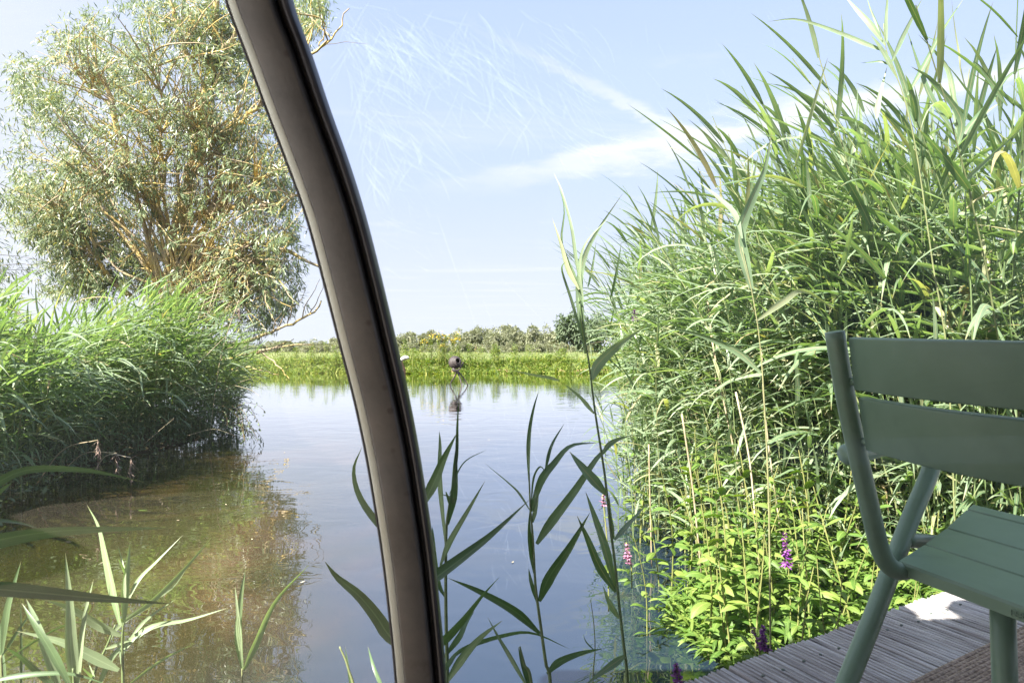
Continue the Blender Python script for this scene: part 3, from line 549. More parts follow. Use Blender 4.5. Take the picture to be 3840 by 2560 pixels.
# ------------------------------------------------------------------ chair
W_ = Vector((.35, -.936, -.030)); F_ = Vector((.8, .6, .17)); UP = Vector((0, 0, 1))
RL = Vector((.794, 1.40, EYE-.44))
chair = empty('garden_armchair', (RL.x, RL.y, DZ)); tag(chair, 'sage green metal garden armchair with slatted seat and curved slatted back', 'chair')
def ch(name, mb_, m_=None, smooth=True):
    o = mb_.obj(name, m_ or M['chair'], None, smooth); o.parent = chair; o.location = -chair.location; return o
SW = .47                                              # seat width along W_
post = [(1917, 762, 1.334), (1928, 830, 1.338), (1944, 920, 1.343), (1965, 1020, 1.349), (1988, 1120, 1.356), (2007, 1205, 1.364), (2022, 1262, 1.372), (2040, 1296, 1.382), (2064, 1310, 1.395), (2090, 1306, 1.405)]
for k in (0, 1):
    off = W_*(SW*k); pts = crom([at(*p)+off for p in post], 30)
    if k: pts = pts
    m_ = MB(); tube(m_, pts, [.0185]*30, 18); ch('back_post', m_)
def wcurve(t, bulge):                                 # along the width, bulging rearwards
    return W_*(SW*t)+(-Vector((.936, .35, 0)))*(bulge*math.sin(math.pi*t))
def slat_back(pt, pb, name):
    top, bot = at(*pt), at(*pb); h = (top-bot).length; u = (top-bot).normalized(); n = 22; pr = rrect(.018, h, .0035, 3); m_ = MB()
    path_ = []; sds = []; nrs = []
    for i in range(n):
        t = .045+(.91)*i/(n-1); path_.append((top+bot)/2+wcurve(t, .045))
    for i in range(n):
        tt = (path_[min(i+1, n-1)]-path_[max(i-1, 0)]).normalized(); sds.append(tt.cross(u).normalized()); nrs.append(u)
    pr = [(a+ (0.0065 if abs(b) > h*.44 else 0)*(-1 if True else 1)*0, b) for a, b in pr]
    sweep(m_, path_, sds, nrs, pr); o = ch(name, m_)
    for s_ in (h*.5-.002, -h*.5+.002):                # folded lips along both edges, towards the sitter
        m2 = MB(); fw = Vector((.936, .35, 0)); sweep(m2, [p+u*s_+fw*.006 for p in path_], [fw]*n, [u]*n, rrect(.018, .0035, .0015, 2)); q = m2.obj('folded_lip', M['chair']); q.parent = o
    for t in (.05,):
        for hh in (-h*.36,):
            m3 = MB(); c = (top+bot)/2+wcurve(t, .045)+u*hh; tube(m3, [c-W_*.022, c+W_*.006], .008, 10); q = m3.obj('bolt', M['chair']); q.parent = o
    return o
slat_back((1944, 774, 1.332), (1958, 892, 1.336), 'back_slat')
slat_back((1966, 909, 1.338), (1984, 1028, 1.345), 'back_slat')
# seat: four wide slats running across, joined by a frame
fr_ = [(0, .295), (.315, .575), (.595, .86), (.88, 1.02)]; FD = .40
def seatpt(t, f, dz=0):                               # t across 0..1, f forward 0..1
    flare = F_*(FD*f); w = W_*(SW*t)
    base = RL+Vector((0, 0, -.001))+flare*(1-t)+w*1.0+Vector((.9-.0, .1, .17)).normalized()*0
    ff = Vector((.985, .10, .17))*(FD*f); base = RL+w+(F_*(FD*f))*(1-t)+ff*t
    sag = -.010*math.sin(math.pi*f)-.0*t
    return base+Vector((0, 0, sag+dz))
for a, b in fr_:
    m_ = MB(); n = 10; V = []; prof = [(a, 0), (b, 0), (b+.004, -.004), (b+.004, -.016), (b-.006, -.016), (b-.006, -.006), (a+.006, -.006), (a+.006, -.016), (a-.004, -.016), (a-.004, -.004)]
    if a == 0: prof = [(a+.002, 0), (b, 0), (b+.004, -.004), (b+.004, -.016), (b-.006, -.016), (b-.006, -.006), (a+.01, -.006), (a+.01, -.026), (a-.006, -.026), (a-.006, -.005)]
    if b > 1: prof = [(a, 0), (b-.06, -.002), (b-.01, -.012), (b+.004, -.035), (b-.01, -.035), (b-.03, -.016), (a+.006, -.008), (a+.006, -.016), (a-.004, -.016), (a-.004, -.004)]
    k = len(prof)
    for i in range(n):
        t = i/(n-1); V += [seatpt(t, q, dz) for q, dz in prof]
    F = [(i*k+q, i*k+(q+1) % k, (i+1)*k+(q+1) % k, (i+1)*k+q) for i in range(n-1) for q in range(k)]+[tuple(range(k))[::-1], tuple((n-1)*k+q for q in range(k))]
    m_.add(V, F); ch('seat_slat', m_, None, False)
m_ = MB(); tube(m_, [seatpt(.12, .02, -.022), seatpt(.12, .95, -.025)], .009, 8); ch('seat_rail', m_)
m_ = MB(); tube(m_, [seatpt(.88, .02, -.022), seatpt(.88, .95, -.025)], .009, 8); ch('seat_rail', m_)
# sloping leg that rises to the armrest, front leg, armrest, for each side
def leg_a(off, inward):
    pts = [at(1858, 1782, 1.30), at(1945, 1568, 1.345), at(2005, 1418, 1.405), at(2043, 1318, 1.455), at(2068, 1250, 1.495), at(2092, 1188, 1.53), at(2117, 1130, 1.56), at(2137, 1080, 1.59), at(2146, 1035, 1.61)]
    pts[0].z = DZ
    m_ = MB(); tube(m_, [p+off for p in crom(pts, 34)], [.0195]*34, 18); ch('rear_leg', m_)
    m_ = MB(); tube(m_, [p+off for p in crom([at(2076, 1238, 1.50), at(2110, 1241, 1.53), at(2150, 1245, 1.56), at(2200, 1256, 1.56)], 10)], [.017]*10, 14); ch('side_strut', m_)
leg_a(Vector((0, 0, 0)), 1); 
offR = W_*(SW+.0)+Vector((.05, -.05, 0)); m_ = MB()
def armrest(off):
    pts = crom([at(1932, 1046, 1.41)+off, at(1962, 1040, 1.42)+off, at(2040, 1020, 1.52)+off, at(2110, 1005, 1.60)+off, at(2160, 1000, 1.66)+off, at(2180, 1010, 1.69)+off], 18); m_ = MB(); V = []; k = 16
    for i, p in enumerate(pts):
        t = (pts[min(i+1, 17)]-pts[max(i-1, 0)]).normalized(); sdv = t.cross(UP).normalized(); u = sdv.cross(t); e = (.62, .93)[i] if i < 2 else (1 if i < 16 else .6)
        for q in range(k): an = 2*math.pi*q/k; V.append(p+sdv*math.cos(an)*.027*e+u*math.sin(an)*.022*e)
    F = [(i*k+q, i*k+(q+1) % k, (i+1)*k+(q+1) % k, (i+1)*k+q) for i in range(17) for q in range(k)]+[tuple(range(k))[::-1], tuple(17*k+q for q in range(k))]
    m_.add(V, F); ch('armrest', m_)
armrest(Vector((0, 0, 0)))
def straight_leg(x, y, zt, lean):
    m_ = MB(); tube(m_, [Vector((x, y, DZ)), Vector((x+lean[0], y+lean[1], zt))], .0205, 18); ch('front_leg', m_)
straight_leg(.912, 1.255, RL.z-.012, (-.008, .004))
p_ = seatpt(.95, .9); straight_leg(p_.x+.02, p_.y, p_.z-.02, (-.01, 0))
leg_a(offR+Vector((.12, -.02, 0)), -1); armrest(offR+Vector((.12, -.02, 0)))
# raised maker's letters on the rear edge of the seat
cu = bpy.data.curves.new('lettering_outline', 'FONT'); cu.body = 'FERMOB'; cu.size = .016; cu.extrude = .0008
tmp_ = bpy.data.objects.new('lettering_outline', cu); COL.objects.link(tmp_); bpy.context.view_layer.update(); me_ = bpy.data.meshes.new_from_object(tmp_.evaluated_get(bpy.context.evaluated_depsgraph_get())); bpy.data.objects.remove(tmp_); lt = inst('raised_lettering', me_); me_.materials.clear(); me_.materials.append(M['chair'])
X = W_.normalized(); Zu = (UP-X*UP.dot(X)).normalized(); Nn_ = X.cross(Zu)
lt.matrix_world = Matrix.Translation(RL+W_*.215+Vector((0, 0, -.020))-Nn_*0) @ Matrix((X, Zu, Nn_)).transposed().to_4x4()
lt.location = RL+W_*.222+Vector((0, 0, -.021))+Nn_*.0035
lt.parent = chair; lt.matrix_parent_inverse = Matrix.Translation(-chair.location)
# ------------------------------------------------------------------ reeds
def stem_curve(h, lean, n=9, kink=0.0, rnd=random):
    a = rnd.uniform(0, 6.28); pts = []
    for i in range(n):
        t = i/(n-1); pts.append(Vector((lean[0]*h*t**1.8+kink*math.sin(a+t*5)*.012*h, lean[1]*h*t**1.8+kink*math.cos(a+t*4)*.012*h, h*t*(1-.06*(abs(lean[0])+abs(lean[1]))*t))))
    return pts
def reed_leaves(pts, h, nl, rnd, wind, lo=.22, Lr=(.26, .50), wr=(.016, .030), az0=None):
    az = rnd.uniform(0, 6.28) if az0 is None else az0; roots = []; ds = []; Ls = []; ws = []; dr = []
    P = [np.array(p) for p in pts]
    for i in range(nl):
        t = lo+(1-lo)*(i+rnd.uniform(-.2, .2))/nl; t = min(.995, max(0.02, t)); f = t*(len(P)-1); k = min(int(f), len(P)-2)
        p = P[k]+(P[k+1]-P[k])*(f-k); T = P[k+1]-P[k]; T = T/np.linalg.norm(T)
        a = az+(math.pi if i % 2 else 0)+rnd.gauss(0, .45); az += rnd.gauss(0, .2)
        out = np.array([math.cos(a), math.sin(a), 0])+np.array(wind)*1.1; out /= np.linalg.norm(out)+1e-6
        el = R(rnd.uniform(28, 78)) if t < .88 else R(rnd.uniform(8, 34))
        d = T*math.cos(el)+out*math.sin(el)
        sz = .55+.45*math.sin(math.pi*min(1, max(.12, (t-.05)*1.05)))**.5
        roots.append(p); ds.append(d); Ls.append(rnd.uniform(*Lr)*sz); ws.append(rnd.uniform(*wr)*sz); dr.append(rnd.uniform(.1, 1.9)*(1 if t < .85 else .5))
    return np.array(roots), np.array(ds), np.array(Ls), np.array(ws), np.array(dr)
def reed_proto(seed, h, lean, wind, nl, wr, Lr, K=8, lo=.22, mleaf='reed'):
    """returns stem mesh and a list of leaf meshes, made once and shared by the copies"""
    rnd = random.Random(seed); pts = stem_curve(h, lean, 9, 1, rnd)
    s_ = MB(); tube(s_, pts, [.0052*(1-.72*i/8)+.0006 for i in range(9)], 5, caps=False); sm_ = s_.mesh('stem', M['stem'])
    a = reed_leaves(pts, h, nl, rnd, wind, lo, Lr, wr); lm = []
    for i in range(nl):
        b = MB(); blades(b, a[0][i:i+1]-a[1][i:i+1]*.01, a[1][i:i+1], a[2][i:i+1], a[3][i:i+1], a[4][i:i+1], K=K, wind=np.array(wind)*.35); lm.append(b.mesh('leaf', M[mleaf]))
    return sm_, lm
def place_reed(proto, x, y, z, rz, sc, label, group, name='reed'):
    e = empty(name, (x, y, z), rz); e.scale = (sc, sc, sc); tag(e, label, 'reed', group)
    inst('stem', proto[0], e)
    for l in proto[1]: inst('leaf', l, e)
    return e
def bulk_reeds(name, spots, hr, leanf, wind, nl, wr, Lr, label, K=6, lo=.15, seed=1, mleaf='reed', three=False):
    rnd = random.Random(seed); mb_ = MB(); A = [[], [], [], [], []]
    for (x, y, z) in spots:
        h = rnd.uniform(*hr(x, y)); ln = leanf(x, y, rnd); pts = [p+Vector((x, y, z)) for p in stem_curve(h, ln, 7, 1, rnd)]
        tube(mb_, pts, [.0046*(1-.7*i/6)+.0006 for i in range(7)], 3, m=1, caps=False)
        a = reed_leaves(pts, h, nl, rnd, wind, lo, Lr, wr)
        for q in range(5): A[q].append(a[q])
    A = [np.concatenate(q) for q in A]
    blades(mb_, A[0], A[1], A[2], A[3], A[4], K=K, three=three, wind=np.array(wind)*.35)
    return tag(mb_.obj(name, [M[mleaf], M['stem']]), label, kind='stuff')
# right bed
FR = [(2.9, 2.95), (2.3, 3.05), (1.75, 3.3), (1.35, 3.9), (1.15, 4.6), (1.10, 5.4), (1.3, 6.6), (1.7, 8.2), (2.2, 10.0), (2.8, 12.0)]
def right_edge(t):
    f = t*(len(FR)-1); k = min(int(f), len(FR)-2); a, b = FR[k], FR[k+1]; return (a[0]+(b[0]-a[0])*(f-k), a[1]+(b[1]-a[1])*(f-k), a, b)
protoR = [reed_proto(100+i, 2.45, (-.20+.13*(i % 4-1.2), .08*(i % 3-1)), (-.75, -.15, .10), 18, (.023, .042), (.36, .70), lo=.10) for i in range(10)]
rnd = random.Random(21); n_in = 0
def rh(x, y):                                        # height of the bed
    k = min(1, max(0, (x-1.0)/1.1)); return (1.78+.52*k, 2.1+.72*k)
for i in range(205):
    t = rnd.random()**1.35; x, y, a, b = right_edge(t); dx, dy = b[0]-a[0], b[1]-a[1]; l = math.hypot(dx, dy); nx, ny = -dy/l, dx/l
    if nx < 0 and ny < 0: nx, ny = -nx, -ny
    if t > .45: nx, ny = abs(ny) if False else 1.0, .15
    dpt = abs(rnd.gauss(0, .42)); X_, Y_ = x+nx*dpt+rnd.gauss(0, .05), y+ny*dpt+rnd.gauss(0, .08)
    if X_ > .80*Y_+.5: continue
    hh = rnd.uniform(*rh(X_, Y_))*rnd.uniform(.86, 1.06)*(.62 if rnd.random() < .22 else 1)
    place_reed(protoR[rnd.randrange(10)], X_, Y_, .12, rnd.gauss(0, .5), hh/2.45, 'tall green reed swept to the left in the dense bed right of the pond', 'tall reeds in the bed along the right bank'); n_in += 1
sp = []
for i in range(860):
    t = rnd.random(); x, y, a, b = right_edge(t); dx, dy = b[0]-a[0], b[1]-a[1]; l = math.hypot(dx, dy); nx, ny = (-dy/l, dx/l)
    if nx < 0 and ny < 0: nx, ny = -nx, -ny
    if t > .45: nx, ny = 1.0, .15
    dp = rnd.uniform(.25, 3.2); X_, Y_ = x+nx*dp, y+ny*dp
    if X_ < .86*Y_+.8: sp.append((X_, Y_, .12))
bulk_reeds('reed_mass', sp, lambda x, y: (1.85, 2.2) if x < 1.7+.1*y else (2.15, 2.7), lambda x, y, r: (-.18+r.gauss(0, .08), r.gauss(0, .05)), (-.7, -.1, .05), 20, (.021, .037), (.34, .66), 'dense mass of green reeds filling the bed behind the front stems on the right', seed=3)
for i in range(26):
    t = rnd.random()**1.2; x, y, a, b = right_edge(t); X_, Y_ = x+rnd.uniform(0, .9), y+rnd.uniform(0, .5); hh = rnd.uniform(.9, 1.9); lean = max(-.3, min(.3, rnd.gauss(-.1, .16))); X_ += .25
    e = empty('dry_reed', (X_, Y_, .1)); tag(e, 'old straw coloured broken stalk tangled in the right reed bed', 'dry reed', 'old broken stalks in the right bed'); P_ = crom([Vector((0, 0, 0)), Vector((lean*.3*hh, 0, hh*.6)), Vector((lean*hh, rnd.gauss(0, .15), hh))], 9)
    b_ = MB(); tube(b_, P_, .0042, 4); b_.obj('stalk', M['straw'], e)
    b_ = MB(); n = 3; q = np.array([tuple(P_[k]) for k in (4, 6, 8)]); blades(b_, q, RNG.normal(0, .6, (n, 3))+np.array([-.5, 0, -.2]), RNG.uniform(.2, .4, n), np.full(n, .018), RNG.uniform(1.2, 2.6, n), K=8); b_.obj('withered_leaves', M['straw'], e)
# low thicket of thin upright shoots at the foot of the right bed
sp = []
for i in range(420):
    t = rnd.random()**.9; x, y, a, b = right_edge(t); X_, Y_ = x+rnd.gauss(.15, .22), y+rnd.gauss(0, .15); sp.append((X_, Y_, .08))
bulk_reeds('reed_undergrowth', sp, lambda x, y: (.55, 1.5), lambda x, y, r: (-.1+r.gauss(0, .1), r.gauss(0, .1)), (-.4, 0, .15), 11, (.014, .028), (.2, .42), 'thin young reed shoots crowded at the foot of the right bed', seed=4, lo=.05)
# left bed
FL_ = [(-4.3, 4.3), (-4.35, 5.6), (-4.8, 7.2), (-4.85, 8.6), (-4.45, 9.9), (-4.5, 11.2), (-5.4, 12.6)]
protoL = [reed_proto(200+i, 2.0, (.26+.06*(i % 3-1), -.12), (.80, -.30, -.12), 14, (.032, .052), (.42, .78), K=8, lo=.2) for i in range(8)]
def left_pt(t):
    f = t*(len(FL_)-1); k = min(int(f), len(FL_)-2); a, b = FL_[k], FL_[k+1]; return a[0]+(b[0]-a[0])*(f-k), a[1]+(b[1]-a[1])*(f-k)
def lump(x, y): return 1+.16*math.sin(x*2.1+y*1.3)+.12*math.sin(y*3.3-x)
def lh(x, y): k = lump(x, y); return (1.25*k, 1.75*k) if y < 6.2 else (1.5*k, 2.0*k)
for i in range(120):
    t = rnd.random(); x, y = left_pt(t); dpt = abs(rnd.gauss(0, .45)); X_, Y_ = x-dpt+rnd.gauss(0, .05), y+rnd.gauss(0, .15)
    if X_ < -.80*Y_-.7: continue
    hh = rnd.uniform(*lh(X_, Y_))*(.6 if rnd.random() < .25 else 1)
    place_reed(protoL[rnd.randrange(8)], X_, Y_, .10, rnd.gauss(0, .45), hh/2.0, 'arching green reed leaning over the water in the shaded clump below the willow', 'reeds leaning out of the left bank')
sp = []
for i in range(640):
    x, y = left_pt(rnd.random()); dp = rnd.uniform(.2, 3.0); X_ = x-dp; Y_ = y+rnd.uniform(-.2, .8)
    if X_ > -.82*Y_-1.2: sp.append((X_, Y_, .1))
bulk_reeds('reed_mass', sp, lambda x, y: (1.2*lump(x, y), 1.7*lump(x, y)) if y < 6.2 else (1.4*lump(x, y), 1.9*lump(x, y)), lambda x, y, r: (.24+r.gauss(0, .15), -.1+r.gauss(0, .12)), (.75, -.25, -.05), 14, (.030, .050), (.38, .74), 'dense mass of reeds filling the clump on the left bank below the willow', seed=5)
sp = [(left_pt(rnd.random())) for i in range(260)]; sp = [(x+rnd.gauss(-.15, .15), y+rnd.gauss(0, .2), .05) for x, y in sp]
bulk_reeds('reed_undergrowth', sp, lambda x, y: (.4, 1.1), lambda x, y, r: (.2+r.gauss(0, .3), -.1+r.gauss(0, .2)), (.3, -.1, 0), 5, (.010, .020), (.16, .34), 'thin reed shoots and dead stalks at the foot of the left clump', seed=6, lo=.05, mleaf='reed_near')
# old plumes and dead straw stalks of the left clump
for i, (px, py, Y) in enumerate([(500, 640, 10.2), (505, 660, 10.2), (470, 690, 9.8), (268, 1040, 6.6), (300, 1050, 6.7), (225, 1010, 6.2), (548, 690, 9.6), (385, 640, 10.6)]):
    top = at(px, py, Y); base = Vector((top.x-.5-.2*(i % 2), top.y+.2, .1)); b = MB(); pts = crom([base, base.lerp(top, .55)+Vector((-.06, 0, .10)), top], 10)
    e = empty('dry_reed', base); tag(e, ['dry straw reed with a brown plume above the left clump', 'bent dry reed with a drooping brown plume at the shaded foot of the left clump'][3 <= i <= 6], 'dry reed', 'dry reeds with plumes above the left clump' if not 3 <= i <= 6 else 'bent dry reeds at the foot of the left clump')
    tube(b, [p-base for p in pts], .005, 4); b.obj('stalk', M['straw'], e)
    b = MB(); n = 34; rt = np.array([tuple(pts[-1]-base-Vector((0, 0, .22*random.random()))) for _ in range(n)]); dd = RNG.normal(0, .35, (n, 3))+np.array([.15, 0, .3 if i < 3 else -.5]); blades(b, rt, dd, RNG.uniform(.05, .12, n), np.full(n, .006), RNG.uniform(.5, 1.5, n), K=4, three=False, kind='grass'); b.obj('plume', M['plume'], e)
straws = [([(180, 850), (330, 790), (470, 730)], 6.3), ([(520, 980), (620, 850), (690, 770)], 7.0), ([(640, 1010), (700, 930), (735, 905)], 6.5), ([(545, 1000), (600, 890), (640, 830)], 8.6)]
for i, (pl, Y) in enumerate([([(430, 1000), (490, 985), (540, 1000)], 8.6), ([(450, 840), (490, 800), (520, 770)], 8.9), ([(500, 905), (545, 880), (580, 868)], 9.3), ([(540, 885), (575, 895), (600, 912)], 9.3), ([(330, 1020), (370, 985), (400, 960)], 8.0)]):
    b = MB(); pts = crom([at(px, py, Y) for px, py in pl], 9); e = pts[0]; o = None
    tube(b, [p-e for p in pts], [.004-.0003*k for k in range(9)], 4); o = b.obj('dead_stalk', M['straw']); o.location = e; tag(o, 'pale dead stalk sticking out of the dark foot of the left clump', 'dead stalk', 'dead stalks in the left clump')
for i, (pl, Y) in enumerate([([(1490, 1020), (1493, 1150), (1497, 1300)], 4.3), ([(1633, 770), (1672, 970), (1716, 1160)], 3.9), ([(1566, 950), (1592, 1130), (1612, 1330)], 3.6), ([(1625, 690), (1638, 800), (1650, 960)], 4.2), ([(1748, 800), (1760, 980), (1790, 1200)], 3.6), ([(1690, 900), (1722, 1060), (1738, 1240)], 3.5)]):
    b = MB(); pts = crom([at(px, py, Y) for px, py in pl], 9)[::-1]; e = pts[0].copy()
    if e.z > .2: pts = [Vector((e.x+.02, e.y, .08))]+pts; e = pts[0].copy()
    tube(b, [p-e for p in pts], .0048, 5); o = b.obj('dead_stalk', M['straw']); o.location = e; tag(o, 'pale upright dead stalk at the water side of the right reed bed' if i in (0,) else 'straw coloured dead stalk leaning left in front of the right reed bed', 'dead stalk', None if i == 0 else 'dead stalks in front of the right bed')
# ------------------------------------------------------------------ hero reeds, drawn one by one
def hero(name, label, stem, Y, leaves, dz=None, mleaf='reed_near', sr=.0055, cat='reed', group=None):
    """stem: photo points bottom to top; leaves: (points, width px, depth change base->tip)"""
    if stem:
        P = [at(x, y, Y) for x, y in stem]; e0 = Vector((P[0].x, P[0].y, 0))
        if P[0].z > .02:
            d_ = (P[0]-P[1]); d_ = d_/max(abs(d_.z), .02); P = [Vector((P[0].x+.25*d_.x*P[0].z, P[0].y, -.05))]+P; e0 = Vector((P[0].x, P[0].y, 0))
    else: e0 = at(leaves[0][0][0][0], leaves[0][0][0][1], Y)
    e = empty(name, e0); tag(e, label, cat, group)
    if stem:
        pts = crom(P, 26); b = MB(); tube(b, [p-e0 for p in pts], [sr*(1-.6*i/25) for i in range(26)], 8); b.obj('stem', M['stem'], e)
    for L_ in leaves:
        pl, w, dd = L_[:3]; n = len(pl); K = 15; prof = L_[3] if len(L_) > 3 else 'blade'
        pp = [at(x, y, Y+dd*(i/(n-1))**1.3) for i, (x, y) in enumerate(pl)]
        C = np.array([[tuple(p-e0) for p in crom(pp, K)]]); T = nrm(np.gradient(C, axis=1)); v = C+np.array(tuple(e0))-np.array([0, 0, EYE]); v = nrm(v)
        side = nrm(np.cross(T, v)); nor = nrm(np.cross(side, T)); tw = random.uniform(-.7, .7)+np.linspace(0, random.uniform(-.5, .5), K)[None, :]
        side = side*np.cos(tw)[..., None]+nor*np.sin(tw)[..., None]
        t = np.linspace(0, 1, K); pr = np.minimum(1, .30+2.6*t)*(1-t**2.0) if prof == 'blade' else (np.minimum(1, .5+2*t)*(1-.75*t))
        W = (w*S/2560*Y*1.12*np.maximum(pr, .02))[None, :]
        b = MB(); strips(b, C, side, W, .34); b.obj('leaf', M[mleaf], e)
    return e
c3 = lambda *q: [(784+x/2, 784+y/2) for x, y in q]
c2 = lambda *q: [(x/2, 784+y/2) for x, y in q]
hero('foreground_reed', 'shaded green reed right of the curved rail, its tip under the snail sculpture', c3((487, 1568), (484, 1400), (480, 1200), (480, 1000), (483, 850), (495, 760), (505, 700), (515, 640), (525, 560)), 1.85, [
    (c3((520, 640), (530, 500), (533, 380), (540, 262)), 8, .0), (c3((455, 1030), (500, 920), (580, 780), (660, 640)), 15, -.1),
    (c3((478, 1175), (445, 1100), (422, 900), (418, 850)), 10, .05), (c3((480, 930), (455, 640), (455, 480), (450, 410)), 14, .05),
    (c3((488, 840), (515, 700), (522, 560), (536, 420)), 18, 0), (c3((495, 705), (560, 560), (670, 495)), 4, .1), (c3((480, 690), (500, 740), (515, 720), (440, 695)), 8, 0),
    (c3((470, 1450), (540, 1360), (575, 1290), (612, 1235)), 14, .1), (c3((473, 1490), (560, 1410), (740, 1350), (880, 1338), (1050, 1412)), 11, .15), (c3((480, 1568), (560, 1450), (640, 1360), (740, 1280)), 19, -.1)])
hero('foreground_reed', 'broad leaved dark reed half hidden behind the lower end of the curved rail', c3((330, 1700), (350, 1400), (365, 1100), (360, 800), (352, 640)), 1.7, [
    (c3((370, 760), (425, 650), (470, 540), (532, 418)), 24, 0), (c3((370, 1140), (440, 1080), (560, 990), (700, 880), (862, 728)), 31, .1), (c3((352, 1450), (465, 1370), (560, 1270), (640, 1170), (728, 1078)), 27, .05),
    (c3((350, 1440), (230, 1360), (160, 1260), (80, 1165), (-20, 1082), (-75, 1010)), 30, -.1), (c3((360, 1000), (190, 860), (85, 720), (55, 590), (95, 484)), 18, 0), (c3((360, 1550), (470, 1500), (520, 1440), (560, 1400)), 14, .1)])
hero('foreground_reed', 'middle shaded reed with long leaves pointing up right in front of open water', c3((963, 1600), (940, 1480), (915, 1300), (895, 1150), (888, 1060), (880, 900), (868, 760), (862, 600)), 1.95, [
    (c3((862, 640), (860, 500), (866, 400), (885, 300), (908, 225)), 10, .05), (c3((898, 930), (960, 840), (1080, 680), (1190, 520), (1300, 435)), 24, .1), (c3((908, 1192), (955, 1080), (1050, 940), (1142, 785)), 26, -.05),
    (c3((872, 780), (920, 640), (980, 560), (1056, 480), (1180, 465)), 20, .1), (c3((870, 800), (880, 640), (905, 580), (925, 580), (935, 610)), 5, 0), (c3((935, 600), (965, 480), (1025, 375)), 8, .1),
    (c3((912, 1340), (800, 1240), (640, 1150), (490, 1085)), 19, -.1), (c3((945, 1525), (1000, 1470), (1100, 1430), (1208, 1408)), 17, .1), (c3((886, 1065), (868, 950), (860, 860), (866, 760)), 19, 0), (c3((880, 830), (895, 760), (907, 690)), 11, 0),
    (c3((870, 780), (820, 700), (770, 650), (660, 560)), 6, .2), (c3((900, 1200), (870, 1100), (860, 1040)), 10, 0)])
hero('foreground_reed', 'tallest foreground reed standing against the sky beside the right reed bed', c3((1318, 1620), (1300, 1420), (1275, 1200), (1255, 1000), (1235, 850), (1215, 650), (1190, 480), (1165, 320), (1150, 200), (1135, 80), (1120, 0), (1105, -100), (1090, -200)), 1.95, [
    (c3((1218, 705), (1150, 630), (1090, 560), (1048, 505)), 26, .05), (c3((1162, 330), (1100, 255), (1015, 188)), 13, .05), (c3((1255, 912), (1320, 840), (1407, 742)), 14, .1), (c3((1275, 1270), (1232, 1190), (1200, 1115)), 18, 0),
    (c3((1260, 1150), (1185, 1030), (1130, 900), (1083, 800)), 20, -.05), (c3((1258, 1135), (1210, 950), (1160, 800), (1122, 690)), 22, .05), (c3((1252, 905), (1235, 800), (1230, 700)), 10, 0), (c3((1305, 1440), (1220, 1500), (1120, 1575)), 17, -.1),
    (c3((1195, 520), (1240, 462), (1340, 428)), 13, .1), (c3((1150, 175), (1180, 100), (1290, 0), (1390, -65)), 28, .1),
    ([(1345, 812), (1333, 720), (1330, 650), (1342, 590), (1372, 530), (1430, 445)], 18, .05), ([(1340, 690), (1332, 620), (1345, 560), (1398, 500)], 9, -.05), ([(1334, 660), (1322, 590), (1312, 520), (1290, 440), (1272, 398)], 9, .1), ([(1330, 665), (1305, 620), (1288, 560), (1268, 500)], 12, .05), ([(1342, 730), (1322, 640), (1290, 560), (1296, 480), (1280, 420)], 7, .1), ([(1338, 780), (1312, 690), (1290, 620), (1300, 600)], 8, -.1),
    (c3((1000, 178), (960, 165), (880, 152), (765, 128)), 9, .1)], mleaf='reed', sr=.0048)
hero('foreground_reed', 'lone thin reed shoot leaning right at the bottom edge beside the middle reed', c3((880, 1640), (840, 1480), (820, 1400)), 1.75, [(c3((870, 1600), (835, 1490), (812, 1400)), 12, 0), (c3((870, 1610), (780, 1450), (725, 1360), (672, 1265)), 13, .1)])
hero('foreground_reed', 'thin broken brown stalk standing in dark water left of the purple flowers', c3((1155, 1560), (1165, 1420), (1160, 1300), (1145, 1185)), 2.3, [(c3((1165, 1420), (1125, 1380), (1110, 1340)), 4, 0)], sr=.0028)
c8 = lambda *q: [(1225+.479*x, 184+.479*y) for x, y in q]
hero('tall_reed', 'pale reed with a folded upright leaf standing out before the right reed bed', c8((1130, 2100), (1110, 1600), (1085, 1250), (1045, 1000), (1000, 800)), 2.6, [(c8((1045, 1000), (1010, 880), (985, 740), (1050, 560), (1110, 420), (1142, 250)), 32, .1), (c8((1000, 760), (960, 640), (880, 560), (780, 480)), 16, .2), (c8((1075, 1150), (1200, 1060), (1300, 1010), (1460, 1110)), 16, .2), (c8((1090, 1400), (980, 1300), (800, 1220), (620, 1180)), 20, .2)], mleaf='reed', sr=.0036)
c7 = lambda *q: [(1715+.2734*x, .2734*y) for x, y in q]
hero('tall_reed', 'topmost reed of the right bed, its leaves fanned against the sky at the top edge', c7((1700, 3200), (1560, 2200), (1430, 1300), (1330, 850), (1265, 660), (1210, 540), (1165, 380), (1150, 200)), 2.9, [
    (c7((1165, 380), (1030, 200), (920, 80), (800, -60)), 13, .1), (c7((1140, 340), (1085, 190), (1040, 80), (1000, -50)), 6, .1), (c7((1178, 360), (1168, 200), (1180, 0), (1185, -100)), 8, 0), (c7((1180, 440), (1000, 370), (760, 270), (430, 165), (170, 185)), 10, .2),
    (c7((1215, 525), (1300, 330), (1390, 150), (1480, -20)), 12, .1), (c7((1350, 800), (1500, 540), (1640, 270), (1830, -20)), 12, .1), (c7((1265, 660), (1180, 500), (1100, 370), (1035, 290)), 12, 0), (c7((1220, 560), (1130, 520), (1040, 525), (960, 530)), 5, .1), (c7((1090, 1000), (1110, 850), (1180, 560)), 13, .1)], mleaf='reed', sr=.0036)
